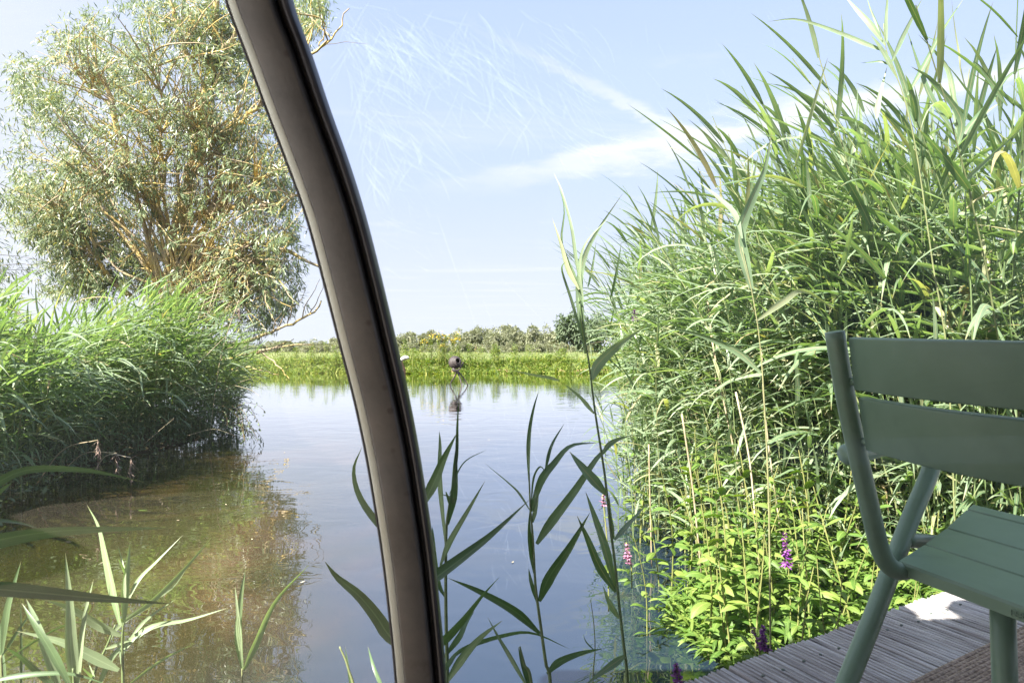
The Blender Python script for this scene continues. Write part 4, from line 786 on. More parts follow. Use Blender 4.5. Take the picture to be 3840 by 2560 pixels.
hero('tall_reed', 'tall reed at the upper right edge with two wide upright leaves before the sky', c7((1900, 3000), (1850, 1900), (1780, 1150), (1740, 900), (1700, 700)), 2.9, [
    (c7((1775, 1150), (1745, 850), (1700, 600), (1590, 440), (1440, 290)), 15, .1), (c7((1770, 1150), (1570, 870), (1470, 640), (1400, 430), (1330, 200)), 16, .1), (c7((1800, 1290), (1850, 1100), (2050, 860), (2200, 640), (2420, 540)), 14, .1), (c7((1750, 1290), (1800, 1000), (1560, 680), (1380, 560)), 14, -.1), (c7((1750, 1600), (1950, 1400), (2330, 1060)), 16, .1), (c7((2190, 890), (2080, 720), (1960, 560), (1895, 510)), 12, .1)], mleaf='reed', sr=.0036)
# sunlit young reeds at the lower left
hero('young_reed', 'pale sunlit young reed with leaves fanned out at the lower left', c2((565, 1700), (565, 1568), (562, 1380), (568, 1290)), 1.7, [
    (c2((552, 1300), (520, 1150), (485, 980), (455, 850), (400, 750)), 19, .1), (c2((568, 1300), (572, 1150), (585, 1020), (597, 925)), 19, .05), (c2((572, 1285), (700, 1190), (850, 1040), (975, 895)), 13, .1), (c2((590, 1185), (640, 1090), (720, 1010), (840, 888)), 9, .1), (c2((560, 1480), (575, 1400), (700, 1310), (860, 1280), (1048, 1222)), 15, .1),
    (c2((555, 1350), (450, 1300), (330, 1225), (195, 1182)), 20, -.1), (c2((545, 1508), (430, 1450), (280, 1380), (75, 1328)), 24, -.1), (c2((545, 1000), (575, 1060), (540, 930)), 6, .1), (c2((575, 1200), (575, 1100), (580, 1060)), 8, 0), (c2((485, 1410), (560, 1380), (610, 1370)), 10, 0)], mleaf='reed_sunlit')
hero('young_reed', 'pale sunlit young reed with a broad upright leaf left of the fanned one', c2((345, 1750), (342, 1620), (335, 1500)), 1.6, [(c2((345, 1640), (325, 1400), (318, 1200), (300, 970)), 26, .05), (c2((355, 1640), (370, 1400), (395, 1230), (430, 1090)), 12, .1), (c2((300, 1700), (215, 1440), (160, 1280), (120, 1180)), 24, .1), (c2((380, 1500), (430, 1540), (400, 1460)), 6, .1)], mleaf='reed_sunlit')
hero('young_reed', 'small forked pale shoot alone in the water left of the rail', c2((1115, 1720), (1113, 1568), (1112, 1500)), 1.9, [(c2((1112, 1505), (1092, 1350), (1105, 1180), (1128, 1040)), 17, .05), (c2((1120, 1505), (1175, 1380), (1265, 1190), (1422, 1022)), 21, .1), (c2((1110, 1460), (1092, 1250), (1080, 1120)), 8, 0), (c2((1100, 1420), (1090, 1300), (1095, 1250)), 8, 0)], mleaf='reed_sunlit')
hero('young_reed', 'leaning thin young reed with narrow leaves between the fanned reeds at lower left', c2((400, 1700), (430, 1530), (490, 1400), (530, 1300)), 1.75, [(c2((490, 1400), (540, 1310), (700, 1190), (800, 1120), (880, 1000)), 9, .1), (c2((430, 1640), (500, 1470), (560, 1400), (600, 1370)), 13, .1), (c2((600, 1360), (680, 1270), (810, 1180)), 8, .1), (c2((560, 1600), (700, 1490), (800, 1430), (900, 1385)), 9, .1)], mleaf='reed_sunlit')
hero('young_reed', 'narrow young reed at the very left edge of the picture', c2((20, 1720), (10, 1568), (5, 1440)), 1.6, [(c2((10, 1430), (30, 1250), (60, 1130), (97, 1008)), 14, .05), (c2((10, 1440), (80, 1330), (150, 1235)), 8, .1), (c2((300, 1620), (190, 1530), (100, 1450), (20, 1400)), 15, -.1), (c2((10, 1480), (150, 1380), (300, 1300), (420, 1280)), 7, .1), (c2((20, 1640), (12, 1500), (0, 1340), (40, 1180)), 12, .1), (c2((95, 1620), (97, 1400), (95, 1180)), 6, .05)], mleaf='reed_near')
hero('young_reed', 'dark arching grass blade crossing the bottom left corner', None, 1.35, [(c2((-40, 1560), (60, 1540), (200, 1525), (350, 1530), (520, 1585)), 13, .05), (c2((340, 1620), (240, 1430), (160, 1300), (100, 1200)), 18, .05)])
hero('near_reed', 'large blurred reed leaves reaching in from the left edge close to the pane', c2((-330, 1900), (-280, 1500), (-240, 1100), (-200, 700)), 1.0, [
    (c2((-210, 780), (-60, 680), (120, 590), (400, 592), (660, 645)), 22, .15), (c2((-240, 1000), (-80, 930), (150, 882), (400, 862), (830, 855)), 40, .12), (c2((-260, 1120), (0, 1138), (250, 1160), (500, 1183), (800, 1205)), 34, .1), (c2((-200, 800), (0, 822), (100, 835), (185, 862)), 10, .1), (c2((-200, 780), (-50, 720), (20, 670), (60, 640)), 14, 0)], mleaf='reed_near')
hero('young_reed', 'two thin green blades standing in the water just left of the rail foot', c2((1640, 1700), (1600, 1500), (1560, 1400)), 1.9, [(c2((1620, 1640), (1600, 1500), (1585, 1400)), 6, 0), (c2((1780, 1640), (1720, 1500), (1690, 1400)), 10, .1)])
# ------------------------------------------------------------------ leafy herbs at the deck and the water edge
def herb_proto(seed, h, npair, Lr, wr, flower=None):
    rn = random.Random(seed); le = (rn.uniform(-.2, .1), rn.uniform(-.12, .12)); pts = stem_curve(h, le, 7, 1.5, rn); b = MB(); tube(b, pts, [.0045*(1-.6*i/6) for i in range(7)], 5, caps=False); st = b.mesh('stem', M['herb_stem']); lm = []
    for i in range(npair):
        t = .12+.86*i/npair; f = t*6; k = min(int(f), 5); p = pts[k].lerp(pts[k+1], f-k); az = (i % 2)*math.pi/2+rn.gauss(0, .25); sz = (1-.55*t) if not flower else (1-.4*t)
        for s_ in (0, math.pi):
            a = az+s_; el = R(rn.uniform(15, 50)); d = np.array([[math.cos(a)*math.cos(el), math.sin(a)*math.cos(el), math.sin(el)]])
            b = MB(); blades(b, np.array([tuple(p)]), d, np.array([rn.uniform(*Lr)*sz]), np.array([rn.uniform(*wr)*sz]), np.array([rn.uniform(.6, 1.6)]), K=6, fold=.35, kind='oval'); lm.append(b.mesh('leaf', M['herb']))
    return st, lm, pts
herbs = [herb_proto(300+i, .62, 8, (.09, .165), (.028, .05)) for i in range(8)]
def place_herb(x, y, z, sc, rz, label, group=None, name='leafy_herb', cat='herb', pr=None):
    e = empty(name, (x, y, z), rz); e.scale = (sc,)*3; tag(e, label, cat, group); p = pr or herbs[random.randrange(8)]
    inst('stem', p[0], e)
    for l in p[1]: inst('leaf', l, e)
    return e
rnd = random.Random(77); spots = []
def hz(x, y): return .05 if x > bank_x(RBK, y)-.05 else -.12
while len(spots) < 105:
    t = rnd.random(); s_ = rnd.uniform(-.05, 1.0)
    q = A0+ed*(-.1+t*2.6); out = Vector((-ed.y, ed.x)); q = q+out*(.10+s_*1.15)
    if q.x < bank_x(RBK, q.y)-.12+rnd.gauss(0, .06): continue
    spots.append((q.x, q.y))
for x, y in spots:
    dpt = (Vector((x, y))-A0).dot(Vector((-ed.y, ed.x)))
    place_herb(x, y, hz(x, y)+rnd.uniform(-.03, .05), rnd.uniform(.62, .95)+.42*min(1, dpt), rnd.uniform(0, 6.28), 'bright green leafy herb among the thick growth between boardwalk and right reed bed', 'leafy herbs along the right bank')
for i in range(16):
    y = rnd.uniform(3.4, 6.0); x = bank_x(RBK, y)+rnd.uniform(-.15, .25); place_herb(x, y, 0, rnd.uniform(.8, 1.5), rnd.uniform(0, 6.28), 'bright green leafy herb among the thick growth between boardwalk and right reed bed', 'leafy herbs along the right bank')
for (px, py, Y, h, lab) in [(1640, 1068, 3.9, 1.15, 'tall yellowish herb rising alone from the water edge before the reeds'), (1476, 1225, 3.3, .55, 'thin dark stemmed herb at the outer water edge of the right bank')]:
    p = at(px, py, Y); place_herb(p.x+.03, Y, p.z-h*.62/.62, h/.62, .4, lab)
# fine ground layer under the herbs
def patch(name, pts_fn, n, Lr, wr, m_, label, kind_='oval', up=.4, K=4, three=False, dr=(.3, 1.4), parent=None):
    P = np.array([pts_fn() for _ in range(n)]); d = RNG.normal(0, 1, (n, 3)); d[:, 2] = np.abs(d[:, 2])*.5+up
    b = MB(); blades(b, P, d, RNG.uniform(*Lr, n), RNG.uniform(*wr, n), RNG.uniform(*dr, n), K=K, kind=kind_, three=three)
    o = b.obj(name, m_, parent); return tag(o, label, kind='stuff') if label else o
def herb_pt():
    while True:
        q = A0+ed*random.uniform(-.1, 2.8)+Vector((-ed.y, ed.x))*random.uniform(.06, 1.5)
        if q.x > bank_x(RBK, q.y)-.18: return (q.x, q.y, random.uniform(0, .42)*min(1, max(.15, (q.x-bank_x(RBK, q.y)+.3)*1.2)))
patch('undergrowth', herb_pt, 9000, (.05, .12), (.010, .026), M['herb'], 'low green undergrowth filling the bank between the boardwalk and the reeds', 'oval', .5)
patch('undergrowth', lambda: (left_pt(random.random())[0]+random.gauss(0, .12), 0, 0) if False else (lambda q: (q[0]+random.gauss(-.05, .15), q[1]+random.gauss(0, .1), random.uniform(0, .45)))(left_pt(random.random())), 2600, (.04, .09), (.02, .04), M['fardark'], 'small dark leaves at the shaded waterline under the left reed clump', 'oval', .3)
# flower spikes (things): loosestrife
def spike(base, top, col, label, n=90, r=.022, ln=.55, group=None, name='flower_spike'):
    e = empty(name, base); tag(e, label, 'flower', group); b = MB(); P = crom([base, base.lerp(top, .5)+Vector((.01, 0, 0)), top], 10); tube(b, [p-base for p in P], .003, 5); b.obj('stem', M['herb_stem'], e)
    b = MB(); t = RNG.uniform(1-ln, 1, n); pp = np.array([tuple(base.lerp(top, float(q))-base) for q in t]); d = RNG.normal(0, 1, (n, 3)); d[:, 2] = d[:, 2]*.3+.25; rr_ = r*(1.25-.75*(t-(1-ln))/ln)
    blades(b, pp, d, rr_*RNG.uniform(.7, 1.2, n), RNG.uniform(.006, .010, n), RNG.uniform(0, .6, n), K=4, kind='oval', three=False); b.obj('petals', M[col], e)
    b = MB(); nl = 10; t = RNG.uniform(.05, 1-ln, nl); pp = np.array([tuple(base.lerp(top, float(q))-base) for q in t]); d = RNG.normal(0, 1, (nl, 3)); d[:, 2] = .5
    blades(b, pp, d, RNG.uniform(.05, .09, nl), RNG.uniform(.012, .02, nl), RNG.uniform(.3, 1, nl), K=5, kind='oval'); b.obj('foliage', M['herb'], e)
def sp2(px, pyt, pyb, Y, down, *a, **k):
    tp = at(px, pyt, Y); bt = at(px+3, pyb, Y); ln_ = (tp-bt).length; base = bt+Vector((.02, .0, -down)); tot = (tp-base).length; spike(base, tp, *a, ln=min(.95, ln_/tot), **k)
sp2(1802, 1222, 1305, 2.9, .35, 'purple', 'light purple flower spike among sunlit leaves in the middle of the bank', n=110, r=.024)
sp2(1750, 1438, 1492, 2.15, .18, 'purple', 'deep purple flower spike standing just behind the boardwalk edge', n=120, r=.022)
sp2(1731, 1440, 1468, 2.18, .16, 'purple', 'small purple flower tuft left of the deep purple spike at the boardwalk', n=30, r=.014)
sp2(1551, 1522, 1600, 1.95, .10, 'purple', 'deep purple flower spike over dark water at the bottom edge', n=120, r=.022)
sp2(1438, 1245, 1300, 3.1, .10, 'pink', 'pink flower spike rising from open water beside the tallest reed', n=80, r=.022)
sp2(1384, 1135, 1160, 2.9, .45, 'pink', 'pink flower tip half hidden behind the stem of the tallest reed', n=36, r=.018)
sp2(1457, 706, 735, 5.2, .7, 'purple', 'small purple flower high in the left part of the right reed bed', n=60, r=.03)
# ------------------------------------------------------------------ big willow on the left
TY = 14.0
def limb(name, pl, r0, r1, parent, m_='bark', n=16, seg=8, Y=TY, wob_=.05):
    pts = crom([at(x, y, Y+dz) for x, y, dz in pl], n); o = parent.location
    for i in range(1, n): pts[i] = pts[i]+Vector((random.gauss(0, wob_), random.gauss(0, wob_), random.gauss(0, wob_)))*(.5 if i < n-1 else 0)
    b = MB(); tube(b, [p-o for p in pts], [.92*(r0+(r1-r0)*(i/(n-1))**.8) for i in range(n)], seg); b.obj(name, M[m_], parent); return pts
base = at(398, 700, TY); base.z = .2; willow = empty('willow_tree', base); tag(willow, 'large sunlit willow with yellow lichened limbs on the left bank behind the reeds', 'tree')
LIMBS = []
def LB_(name, pl, r0, r1, **k): p = limb(name, pl, r0, r1, willow, **k); LIMBS.append(p); return p
LB_('trunk', [(385, 860, 0), (392, 700, 0), (398, 620, .0), (402, 560, 0)], .23, .17)
LB_('limb', [(402, 565, 0), (425, 490, .2), (438, 400, .1), (452, 300, 0), (475, 190, .2), (492, 100, 0), (500, -60, 0)], .16, .07)
LB_('limb', [(400, 570, 0), (372, 510, -.4), (345, 455, -.6), (312, 410, -.7), (285, 340, -.8), (262, 250, -1), (232, 180, -1.1)], .13, .04)
LB_('limb', [(404, 568, 0), (440, 510, -.3), (500, 480, -.6), (560, 470, -.8), (620, 470, -1.0), (655, 455, -1.0), (690, 450, -1)], .10, .03)
LB_('limb', [(396, 640, 0), (450, 600, -.3), (520, 568, -.6), (580, 562, -.8), (640, 572, -1.0), (690, 590, -1.0), (740, 615, -1.0)], .11, .022)
LB_('limb', [(440, 400, .1), (480, 340, -.4), (540, 290, -.8), (590, 250, -1.0), (640, 200, -1.1)], .08, .03)
LB_('limb', [(475, 190, .2), (500, 130, .0), (530, 90, -.2), (560, 40, -.3), (590, -40, -.3)], .085, .03)
LB_('limb', [(360, 480, -.5), (380, 400, -.8), (365, 320, -1.1), (372, 240, -1.2), (345, 130, -1.3)], .05, .015)
LB_('limb', [(392, 690, 0), (340, 600, .6), (295, 560, .9), (215, 500, 1.0), (170, 470, 1.1)], .08, .02)
LB_('limb', [(300, 680, .4), (250, 640, .3), (215, 570, .0), (190, 500, 0), (150, 470, -.1)], .07, .015)
LB_('limb', [(480, 470, -.5), (470, 380, -.8), (455, 310, -1), (430, 270, -1.1)], .055, .02)
LB_('limb', [(500, 480, -.6), (560, 430, -1), (640, 400, -1.1), (690, 395, -1.1)], .05, .012)
LB_('limb', [(400, 720, 0), (470, 660, -.4), (540, 600, -.7), (610, 585, -.8), (680, 548, -.9)], .06, .015)
LB_('limb', [(420, 750, -.2), (500, 680, -.5), (560, 650, -.7), (620, 620, -.8)], .05, .012)
LB_('limb', [(340, 470, -.6), (300, 430, -1), (240, 410, -1.2), (200, 420, -1.3)], .035, .01)
LB_('limb', [(250, 640, .3), (200, 560, 0), (160, 500, -.1), (130, 490, -.2)], .035, .01)
LB_('limb', [(470, 200, .1), (430, 120, -.3), (400, 40, -.5), (385, -40, -.6)], .05, .02)
LB_('limb', [(262, 250, -1), (210, 200, -.9), (170, 160, -.8), (120, 130, -.7)], .03, .01)
LB_('limb', [(600, 240, -1), (660, 160, -1), (720, 120, -1), (775, 70, -1), (802, 20, -1)], .035, .012)
LB_('limb', [(735, 110, -1), (745, 70, -1), (740, 40, -1)], .014, .006)
LB_('limb', [(520, 800, -.5), (600, 772, -.8), (660, 745, -1), (710, 722, -1), (738, 690, -1)], .045, .014)
for pl in [[(640, 752, -.9), (655, 720, -.9), (690, 690, -.9), (700, 660, -.9)], [(695, 730, -1), (702, 700, -1), (722, 670, -1), (735, 640, -1)], [(712, 720, -1), (730, 690, -1), (742, 650, -1)], [(660, 742, -1), (668, 715, -1), (672, 690, -1)], [(628, 757, -1), (636, 735, -1), (650, 715, -1), (662, 700, -1)]]:
    LB_('bare_twig', pl, .014, .004, m_='barkdark', n=8, seg=5, wob_=.02)
for pl, r_ in [([(500, 830, -.5), (600, 805, -.8), (660, 795, -.9), (720, 792, -.9)], .03), ([(590, 812, -.7), (640, 795, -.8), (675, 778, -.8)], .022), ([(600, 808, -.8), (640, 840, -.9), (665, 872, -1)], .02), ([(470, 860, -.5), (560, 842, -.8), (600, 850, -.9), (640, 860, -.9)], .02)]:
    LB_('low_branch', pl, r_, .008, n=10, seg=6, wob_=.03)
ENV = [(180, 190, 140, 130), (110, 330, 95, 120), (90, 180, 60, 70), (110, 470, 95, 90), (260, 90, 110, 110), (400, 60, 150, 100), (380, 250, 170, 150), (250, 330, 150, 150), (520, 90, 110, 120), (560, 260, 110, 150), (500, 400, 140, 120), (600, 520, 90, 110), (620, 640, 75, 90), (560, 690, 80, 80), (230, 560, 130, 110), (170, 640, 80, 50), (390, 560, 150, 120), (700, 20, 45, 60), (610, 400, 85, 90), (480, 640, 110, 80)]
def in_env(px, py):
    return any(((px-a)/c)**2+((py-b)/d)**2 < 1 for a, b, c, d in ENV)
# finer branching grown from the limbs
rnd = random.Random(9); twigs = MB(); tips = []
base_v = willow.location
LPTS = [p for L_ in LIMBS[1:20] for p in L_[3:]]
for i in range(1150):
    p = rnd.choice(LPTS); q = p+Vector((rnd.gauss(0, .05),)*3)*0; cen = at(370, 420, TY); out = (q-cen); out.y *= 1.3; out = out.normalized() if out.length > .01 else Vector((0, 0, 1))
    d = (out*.8+Vector((rnd.gauss(0, .7), rnd.gauss(0, .8), rnd.gauss(.35, .55)))).normalized(); L_ = rnd.uniform(.5, 1.7); pts = [q]; k = 6
    for j in range(k): d = (d+Vector((rnd.gauss(0, .16), rnd.gauss(0, .16), rnd.gauss(.02, .16)))).normalized(); q = q+d*(L_/k); pts.append(q)
    pe_ = pts[-1]; pxe, pye = (pe_.x/pe_.y*2560+1920)/S, ((EYE-pe_.z)/pe_.y*2560+1297)/S
    if not in_env(pxe, pye): continue
    tube(twigs, [a-base_v for a in pts], [.020*(1-.8*j/k)*(L_/1.3) for j in range(k+1)], 4, caps=False)
    tips += [(pts[j], d.copy()) for j in range(2, k+1)]
    if rnd.random() < .7:
        q = pts[rnd.randrange(2, 5)]; d = Vector((rnd.gauss(0, 1), rnd.gauss(0, 1), rnd.gauss(0, .7))).normalized(); pp = [q]
        for j in range(4): d = (d+Vector((rnd.gauss(0, .2), rnd.gauss(0, .2), rnd.gauss(0, .2)))).normalized(); q = q+d*(L_*.13); pp.append(q)
        tube(twigs, [a-base_v for a in pp], [.007, .006, .005, .004, .002], 3, caps=False); tips += [(a, d.copy()) for a in pp[2:]]
for i in range(34):
    x0, y0 = rnd.uniform(385, 430), rnd.uniform(600, 730); an = R(rnd.choice([rnd.uniform(20, 70), rnd.uniform(60, 115), rnd.uniform(100, 150)])); L0 = rnd.uniform(200, 480); x1, y1 = x0+math.cos(an)*L0*.85, y0-math.sin(an)*L0
    if not in_env(x1, y1): continue
    Y1 = TY-rnd.uniform(.3, 1.2); bx = rnd.gauss(0, 16); pp = crom([at(x0, y0, TY-.2), at(x0*.65+x1*.35+bx, y0*.65+y1*.35, TY-.5), at(x0*.3+x1*.7-bx*.6, y0*.3+y1*.7, (TY+Y1)/2-.3), at(x1, y1, Y1)], 14)
    tube(twigs, [a-base_v for a in pp], [rnd.uniform(.042, .05)*(1-.8*j/13) for j in range(14)], 5, caps=False)
    for q in range(5):
        p0 = pp[rnd.randrange(5, 13)]; d = Vector((rnd.gauss(0, .6), rnd.gauss(-.2, .3), rnd.uniform(.2, 1))).normalized(); c_ = [p0]
        for j in range(5): d = (d+Vector((rnd.gauss(0, .15), 0, rnd.gauss(.03, .1)))).normalized(); c_.append(c_[-1]+d*.16)
        tube(twigs, [a-base_v for a in c_], [.010*(1-.7*j/5) for j in range(6)], 3, caps=False)
for i in range(95):
    x0, y0 = rnd.uniform(395, 480), rnd.uniform(640, 790); an = R(rnd.uniform(15, 75)); L0 = rnd.uniform(90, 230); x1, y1 = x0+math.cos(an)*L0, y0-math.sin(an)*L0
    if x1 > 680: continue
    Y1 = TY-rnd.uniform(.3, 1.3); pp = crom([at(x0, y0, TY-.3), at((x0+x1)/2+rnd.gauss(0, 6), (y0+y1)/2+rnd.gauss(4, 8), (TY-.3+Y1)/2), at(x1, y1, Y1)], 8)
    tube(twigs, [a-base_v for a in pp], [rnd.uniform(.014, .026)*(1-.75*j/7) for j in range(8)], 4, caps=False)
for i in range(150):
    x0, y0 = rnd.uniform(330, 600), rnd.uniform(330, 700); pp = [at(x0, y0, TY-rnd.uniform(.2, 1.1))]; d = Vector((rnd.gauss(.1, .35), 0, rnd.choice([1, 1, -1]))).normalized(); L0 = rnd.uniform(.5, 1.3)
    for j in range(6): d = (d+Vector((rnd.gauss(0, .12), rnd.gauss(0, .12), 0))).normalized(); pp.append(pp[-1]+d*L0/6)
    tube(twigs, [a-base_v for a in pp], [.008*(1-.7*j/6) for j in range(7)], 3, caps=False)
tw = twigs.obj('twigs', M['bark'], willow); tw['kind'] = 'stuff'
# crown envelope in photo space with depth range -> real positions
sprays = []
for (p, d) in tips:
    px = (p.x/p.y*2560+1920)/S; py = ((EYE-p.z)/p.y*2560+1297)/S
    if in_env(px, py) and py < 740 and (p.y > TY-.3 or rnd.random() < .4): sprays.append((p, d))
while len(sprays) < 6300:
    a, b, c, d_ = rnd.choice(ENV); an = rnd.uniform(0, 6.28); rr2 = rnd.random()**.42; px, py = a+math.cos(an)*c*rr2, b+math.sin(an)*d_*rr2
    ws_ = math.sin(px*.043+1)*math.sin(py*.05+2)+.7*math.sin(px*.021-py*.027)+.5*math.sin(px*.09+py*.07)
    if ws_ < -.25+rnd.gauss(0, .25): continue
    Yd = TY+1.0+rnd.gauss(0, .9)
    if ((px-500)/150)**2+((py-560)/170)**2 < 1 or ((px-430)/60)**2+((py-400)/190)**2 < 1:
        if rnd.random() < .4: continue
        Yd = TY+1.0+abs(rnd.gauss(0, .8))
    sprays.append((at(px, py, Yd), Vector((rnd.gauss(-.1, .8), rnd.gauss(0, .8), rnd.gauss(.1, .6))).normalized()))
def willow_leaves(sprays, base_v, nper, Lr, wr, m_, parent, seed, spread=.16):
    rg = np.random.default_rng(seed); n = len(sprays); P = np.array([tuple(s[0]-base_v) for s in sprays]); D = nrm(np.array([tuple(s[1]) for s in sprays])+np.array([0, 0, -.25]))
    t = np.tile(np.linspace(0, 1, nper), n); P = np.repeat(P, nper, 0); D = np.repeat(D, nper, 0)
    pos = P+D*(t*spread*1.8)[:, None]+rg.normal(0, spread*.22, P.shape)+np.array([0, 0, -1])*(t**2*spread*.35)[:, None]
    d = D*.7+rg.normal(0, .55, P.shape)+np.array([0, 0, -.28]); b = MB()
    blades(b, pos, d, rg.uniform(*Lr, len(pos)), rg.uniform(*wr, len(pos)), rg.uniform(0, .7, len(pos)), K=3, kind='oval', three=False, up=(.3, -.6, .7)); 
    return b.obj('crown', m_, parent)
cr = willow_leaves(sprays, base_v, 15, (.09, .16), (.016, .026), M['willow'], willow, 5); cr['kind'] = 'stuff'
# second willow at the left edge, nearer and thinner
b2 = Vector((-10.4, 11.5, .15)); will2 = empty('willow_tree', b2); tag(will2, 'thin drooping willow at the very left edge, only its outer twigs in view', 'tree')
tm = MB(); pts = crom([b2, Vector((-10.2, 11.6, 1.6)), Vector((-10.6, 11.6, 3.4)), Vector((-10.4, 11.4, 5.4))], 14); tube(tm, [p-b2 for p in pts], [.16*(1-.75*i/13) for i in range(14)], 8); tm.obj('trunk', M['bark'], will2)
tw = MB(); sp_ = []
for i in range(70):
    p = pts[rnd.randrange(4, 14)]; d = Vector((rnd.uniform(.3, 1.2), rnd.gauss(-.2, .6), rnd.gauss(.4, .5))).normalized(); q = p.copy(); L_ = rnd.uniform(1.0, 2.6); pp = [q.copy()]
    for j in range(8): d = (d+Vector((rnd.gauss(.03, .1), rnd.gauss(0, .1), -.16+rnd.gauss(0, .08)))).normalized(); q = q+d*L_/8; pp.append(q.copy()); 
    tube(tw, [a-b2 for a in pp], [.012*(1-.8*j/8) for j in range(9)], 4, caps=False); sp_ += [(a, d.copy()) for a in pp[2:]]
o = tw.obj('twigs', M['barkdark'], will2); o['kind'] = 'stuff'
sp_ = [s for s in sp_ if ((EYE-s[0].z)/s[0].y*2560+1297)/S > 120]
o = willow_leaves(sp_*2, b2, 9, (.09, .15), (.013, .021), M['willow'], will2, 8, .22); o['kind'] = 'stuff'
# trailing twig over the water at the tip of the left clump
bb = at(520, 960, 9.3); e = empty('trailing_shrub', bb); tag(e, 'thin dark leafy twigs trailing into the water at the tip of the left clump', 'shrub'); tw = MB(); sp_ = []
for i in range(22):
    q = at(rnd.uniform(490, 560), rnd.uniform(930, 985), 9.3+rnd.gauss(0, .3)); d = Vector((rnd.uniform(.2, 1.3), rnd.gauss(0, .4), rnd.uniform(-.2, .4))).normalized(); pp = [q.copy()]; L_ = rnd.uniform(.25, .6)
    for j in range(7):
        d = (d+Vector((rnd.gauss(0, .15), rnd.gauss(0, .1), -.28))).normalized(); q = q+d*L_/7
        if q.z < .01: break
        pp.append(q.copy())
    if len(pp) > 2: tube(tw, [a-bb for a in pp], .003, 3, caps=False); sp_ += [(a, d.copy()) for a in pp[1:]]
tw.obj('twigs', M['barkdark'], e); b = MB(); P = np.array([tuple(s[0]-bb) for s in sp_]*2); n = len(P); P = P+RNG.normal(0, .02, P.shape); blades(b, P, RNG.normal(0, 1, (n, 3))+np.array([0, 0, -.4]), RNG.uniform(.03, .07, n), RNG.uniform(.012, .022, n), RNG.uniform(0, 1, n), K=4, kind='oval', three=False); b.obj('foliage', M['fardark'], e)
# floating leaf
b = MB(); p = at(315, 1172, 1.4/((1172*S-1297)/2560)); p.z = .006; blades(b, np.array([[0, 0, 0.0]]), np.array([[1, .12, 0.0]]), np.array([.085]), np.array([.016]), np.array([0.0]), K=7, kind='oval', twist=np.array([0.0])); o = b.obj('floating_leaf', M['herb']); o.location = p; tag(o, 'single pale willow leaf floating on the brown water at left', 'leaf')
for i, (px, py) in enumerate([(405, 1195), (520, 1160), (245, 1290), (610, 1105), (580, 1240), (700, 1335), (150, 1245), (655, 1040), (1180, 1290), (1120, 1010)]):
    p = at(px, py, 1.4/((py*S-1297)/2560)); p.z = .006; b = MB(); blades(b, np.array([[0, 0, 0.0]]), np.array([[math.cos(i*2.1), math.sin(i*2.1), 0.0]]), np.array([.03+.008*(i % 4)]), np.array([.011]), np.array([0.0]), K=5, kind='oval', twist=np.array([0.0])); o = b.obj('floating_leaf', M['straw']); o.location = p; tag(o, 'tiny dry leaf fragment floating on the open pond', 'leaf', 'dry leaf fragments on the water')
# ------------------------------------------------------------------ far bank growth
def far_pt(d0=-.7, d1=2.4):
    x = random.uniform(-27, 22); e_ = 35.2+.5*wob(x, 0); y = e_+random.uniform(d0, d1); return (x, y, max(.0, far_z(x, y))-.03)
patch('bank_vegetation', far_pt, 30000, (.16, .55), (.03, .08), M['bankveg'], 'bright yellow green weeds and grass along the far bank', 'grass', .9, 4, dr=(.2, 1.6))
def far_clump():
    global _c
    if random.random() < .035 or _c is None: _c = far_pt(-.55, 1.6)+(random.uniform(.15, .5), random.uniform(.25, .7))
    return (_c[0]+random.gauss(0, _c[3]*.6), _c[1]+random.gauss(0, .3), _c[2]+abs(random.gauss(0, _c[4]*.6)))
_c = None
patch('bank_herbage', far_clump, 30000, (.06, .16), (.035, .08), M['bankveg'], 'rounded tufts of leafy weeds hanging over the far water edge', 'oval', .3, 3)
patch('meadow_grass', lambda: far_pt(1.8, 14) if random.random() < .5 else far_pt(14, 48), 30000, (.16, .42), (.02, .06), M['meadowgrass'], 'pale meadow grass behind the far bank', 'grass', 1.1, 3, dr=(.1, .8))
_c = None
for i, (px, w_) in enumerate([(1040, .3), (1155, .4), (1290, .3), (1345, .8), (1385, 1.0)]):
    x = (px*S-1920)/2560*34.9; b = MB(); V = []; nn = 10
    for j in range(nn):
        for k in range(5): V.append((-w_+2*w_*j/(nn-1), random.gauss(0, .05)-.05+.10*k, -.05+.24*(k/4)*math.sin(math.pi*(j+.5)/nn)**.5+random.gauss(0, .02)))
    F = [(j*5+k, (j+1)*5+k, (j+1)*5+k+1, j*5+k+1) for j in range(nn-1) for k in range(4)]
    b.add(V, F); o = b.obj('clay_bank', M['clay']); o.location = (x, 35.2+.5*wob(x, 0)-.1, 0); tag(o, 'bare reddish clay showing through the far bank growth', kind='structure')
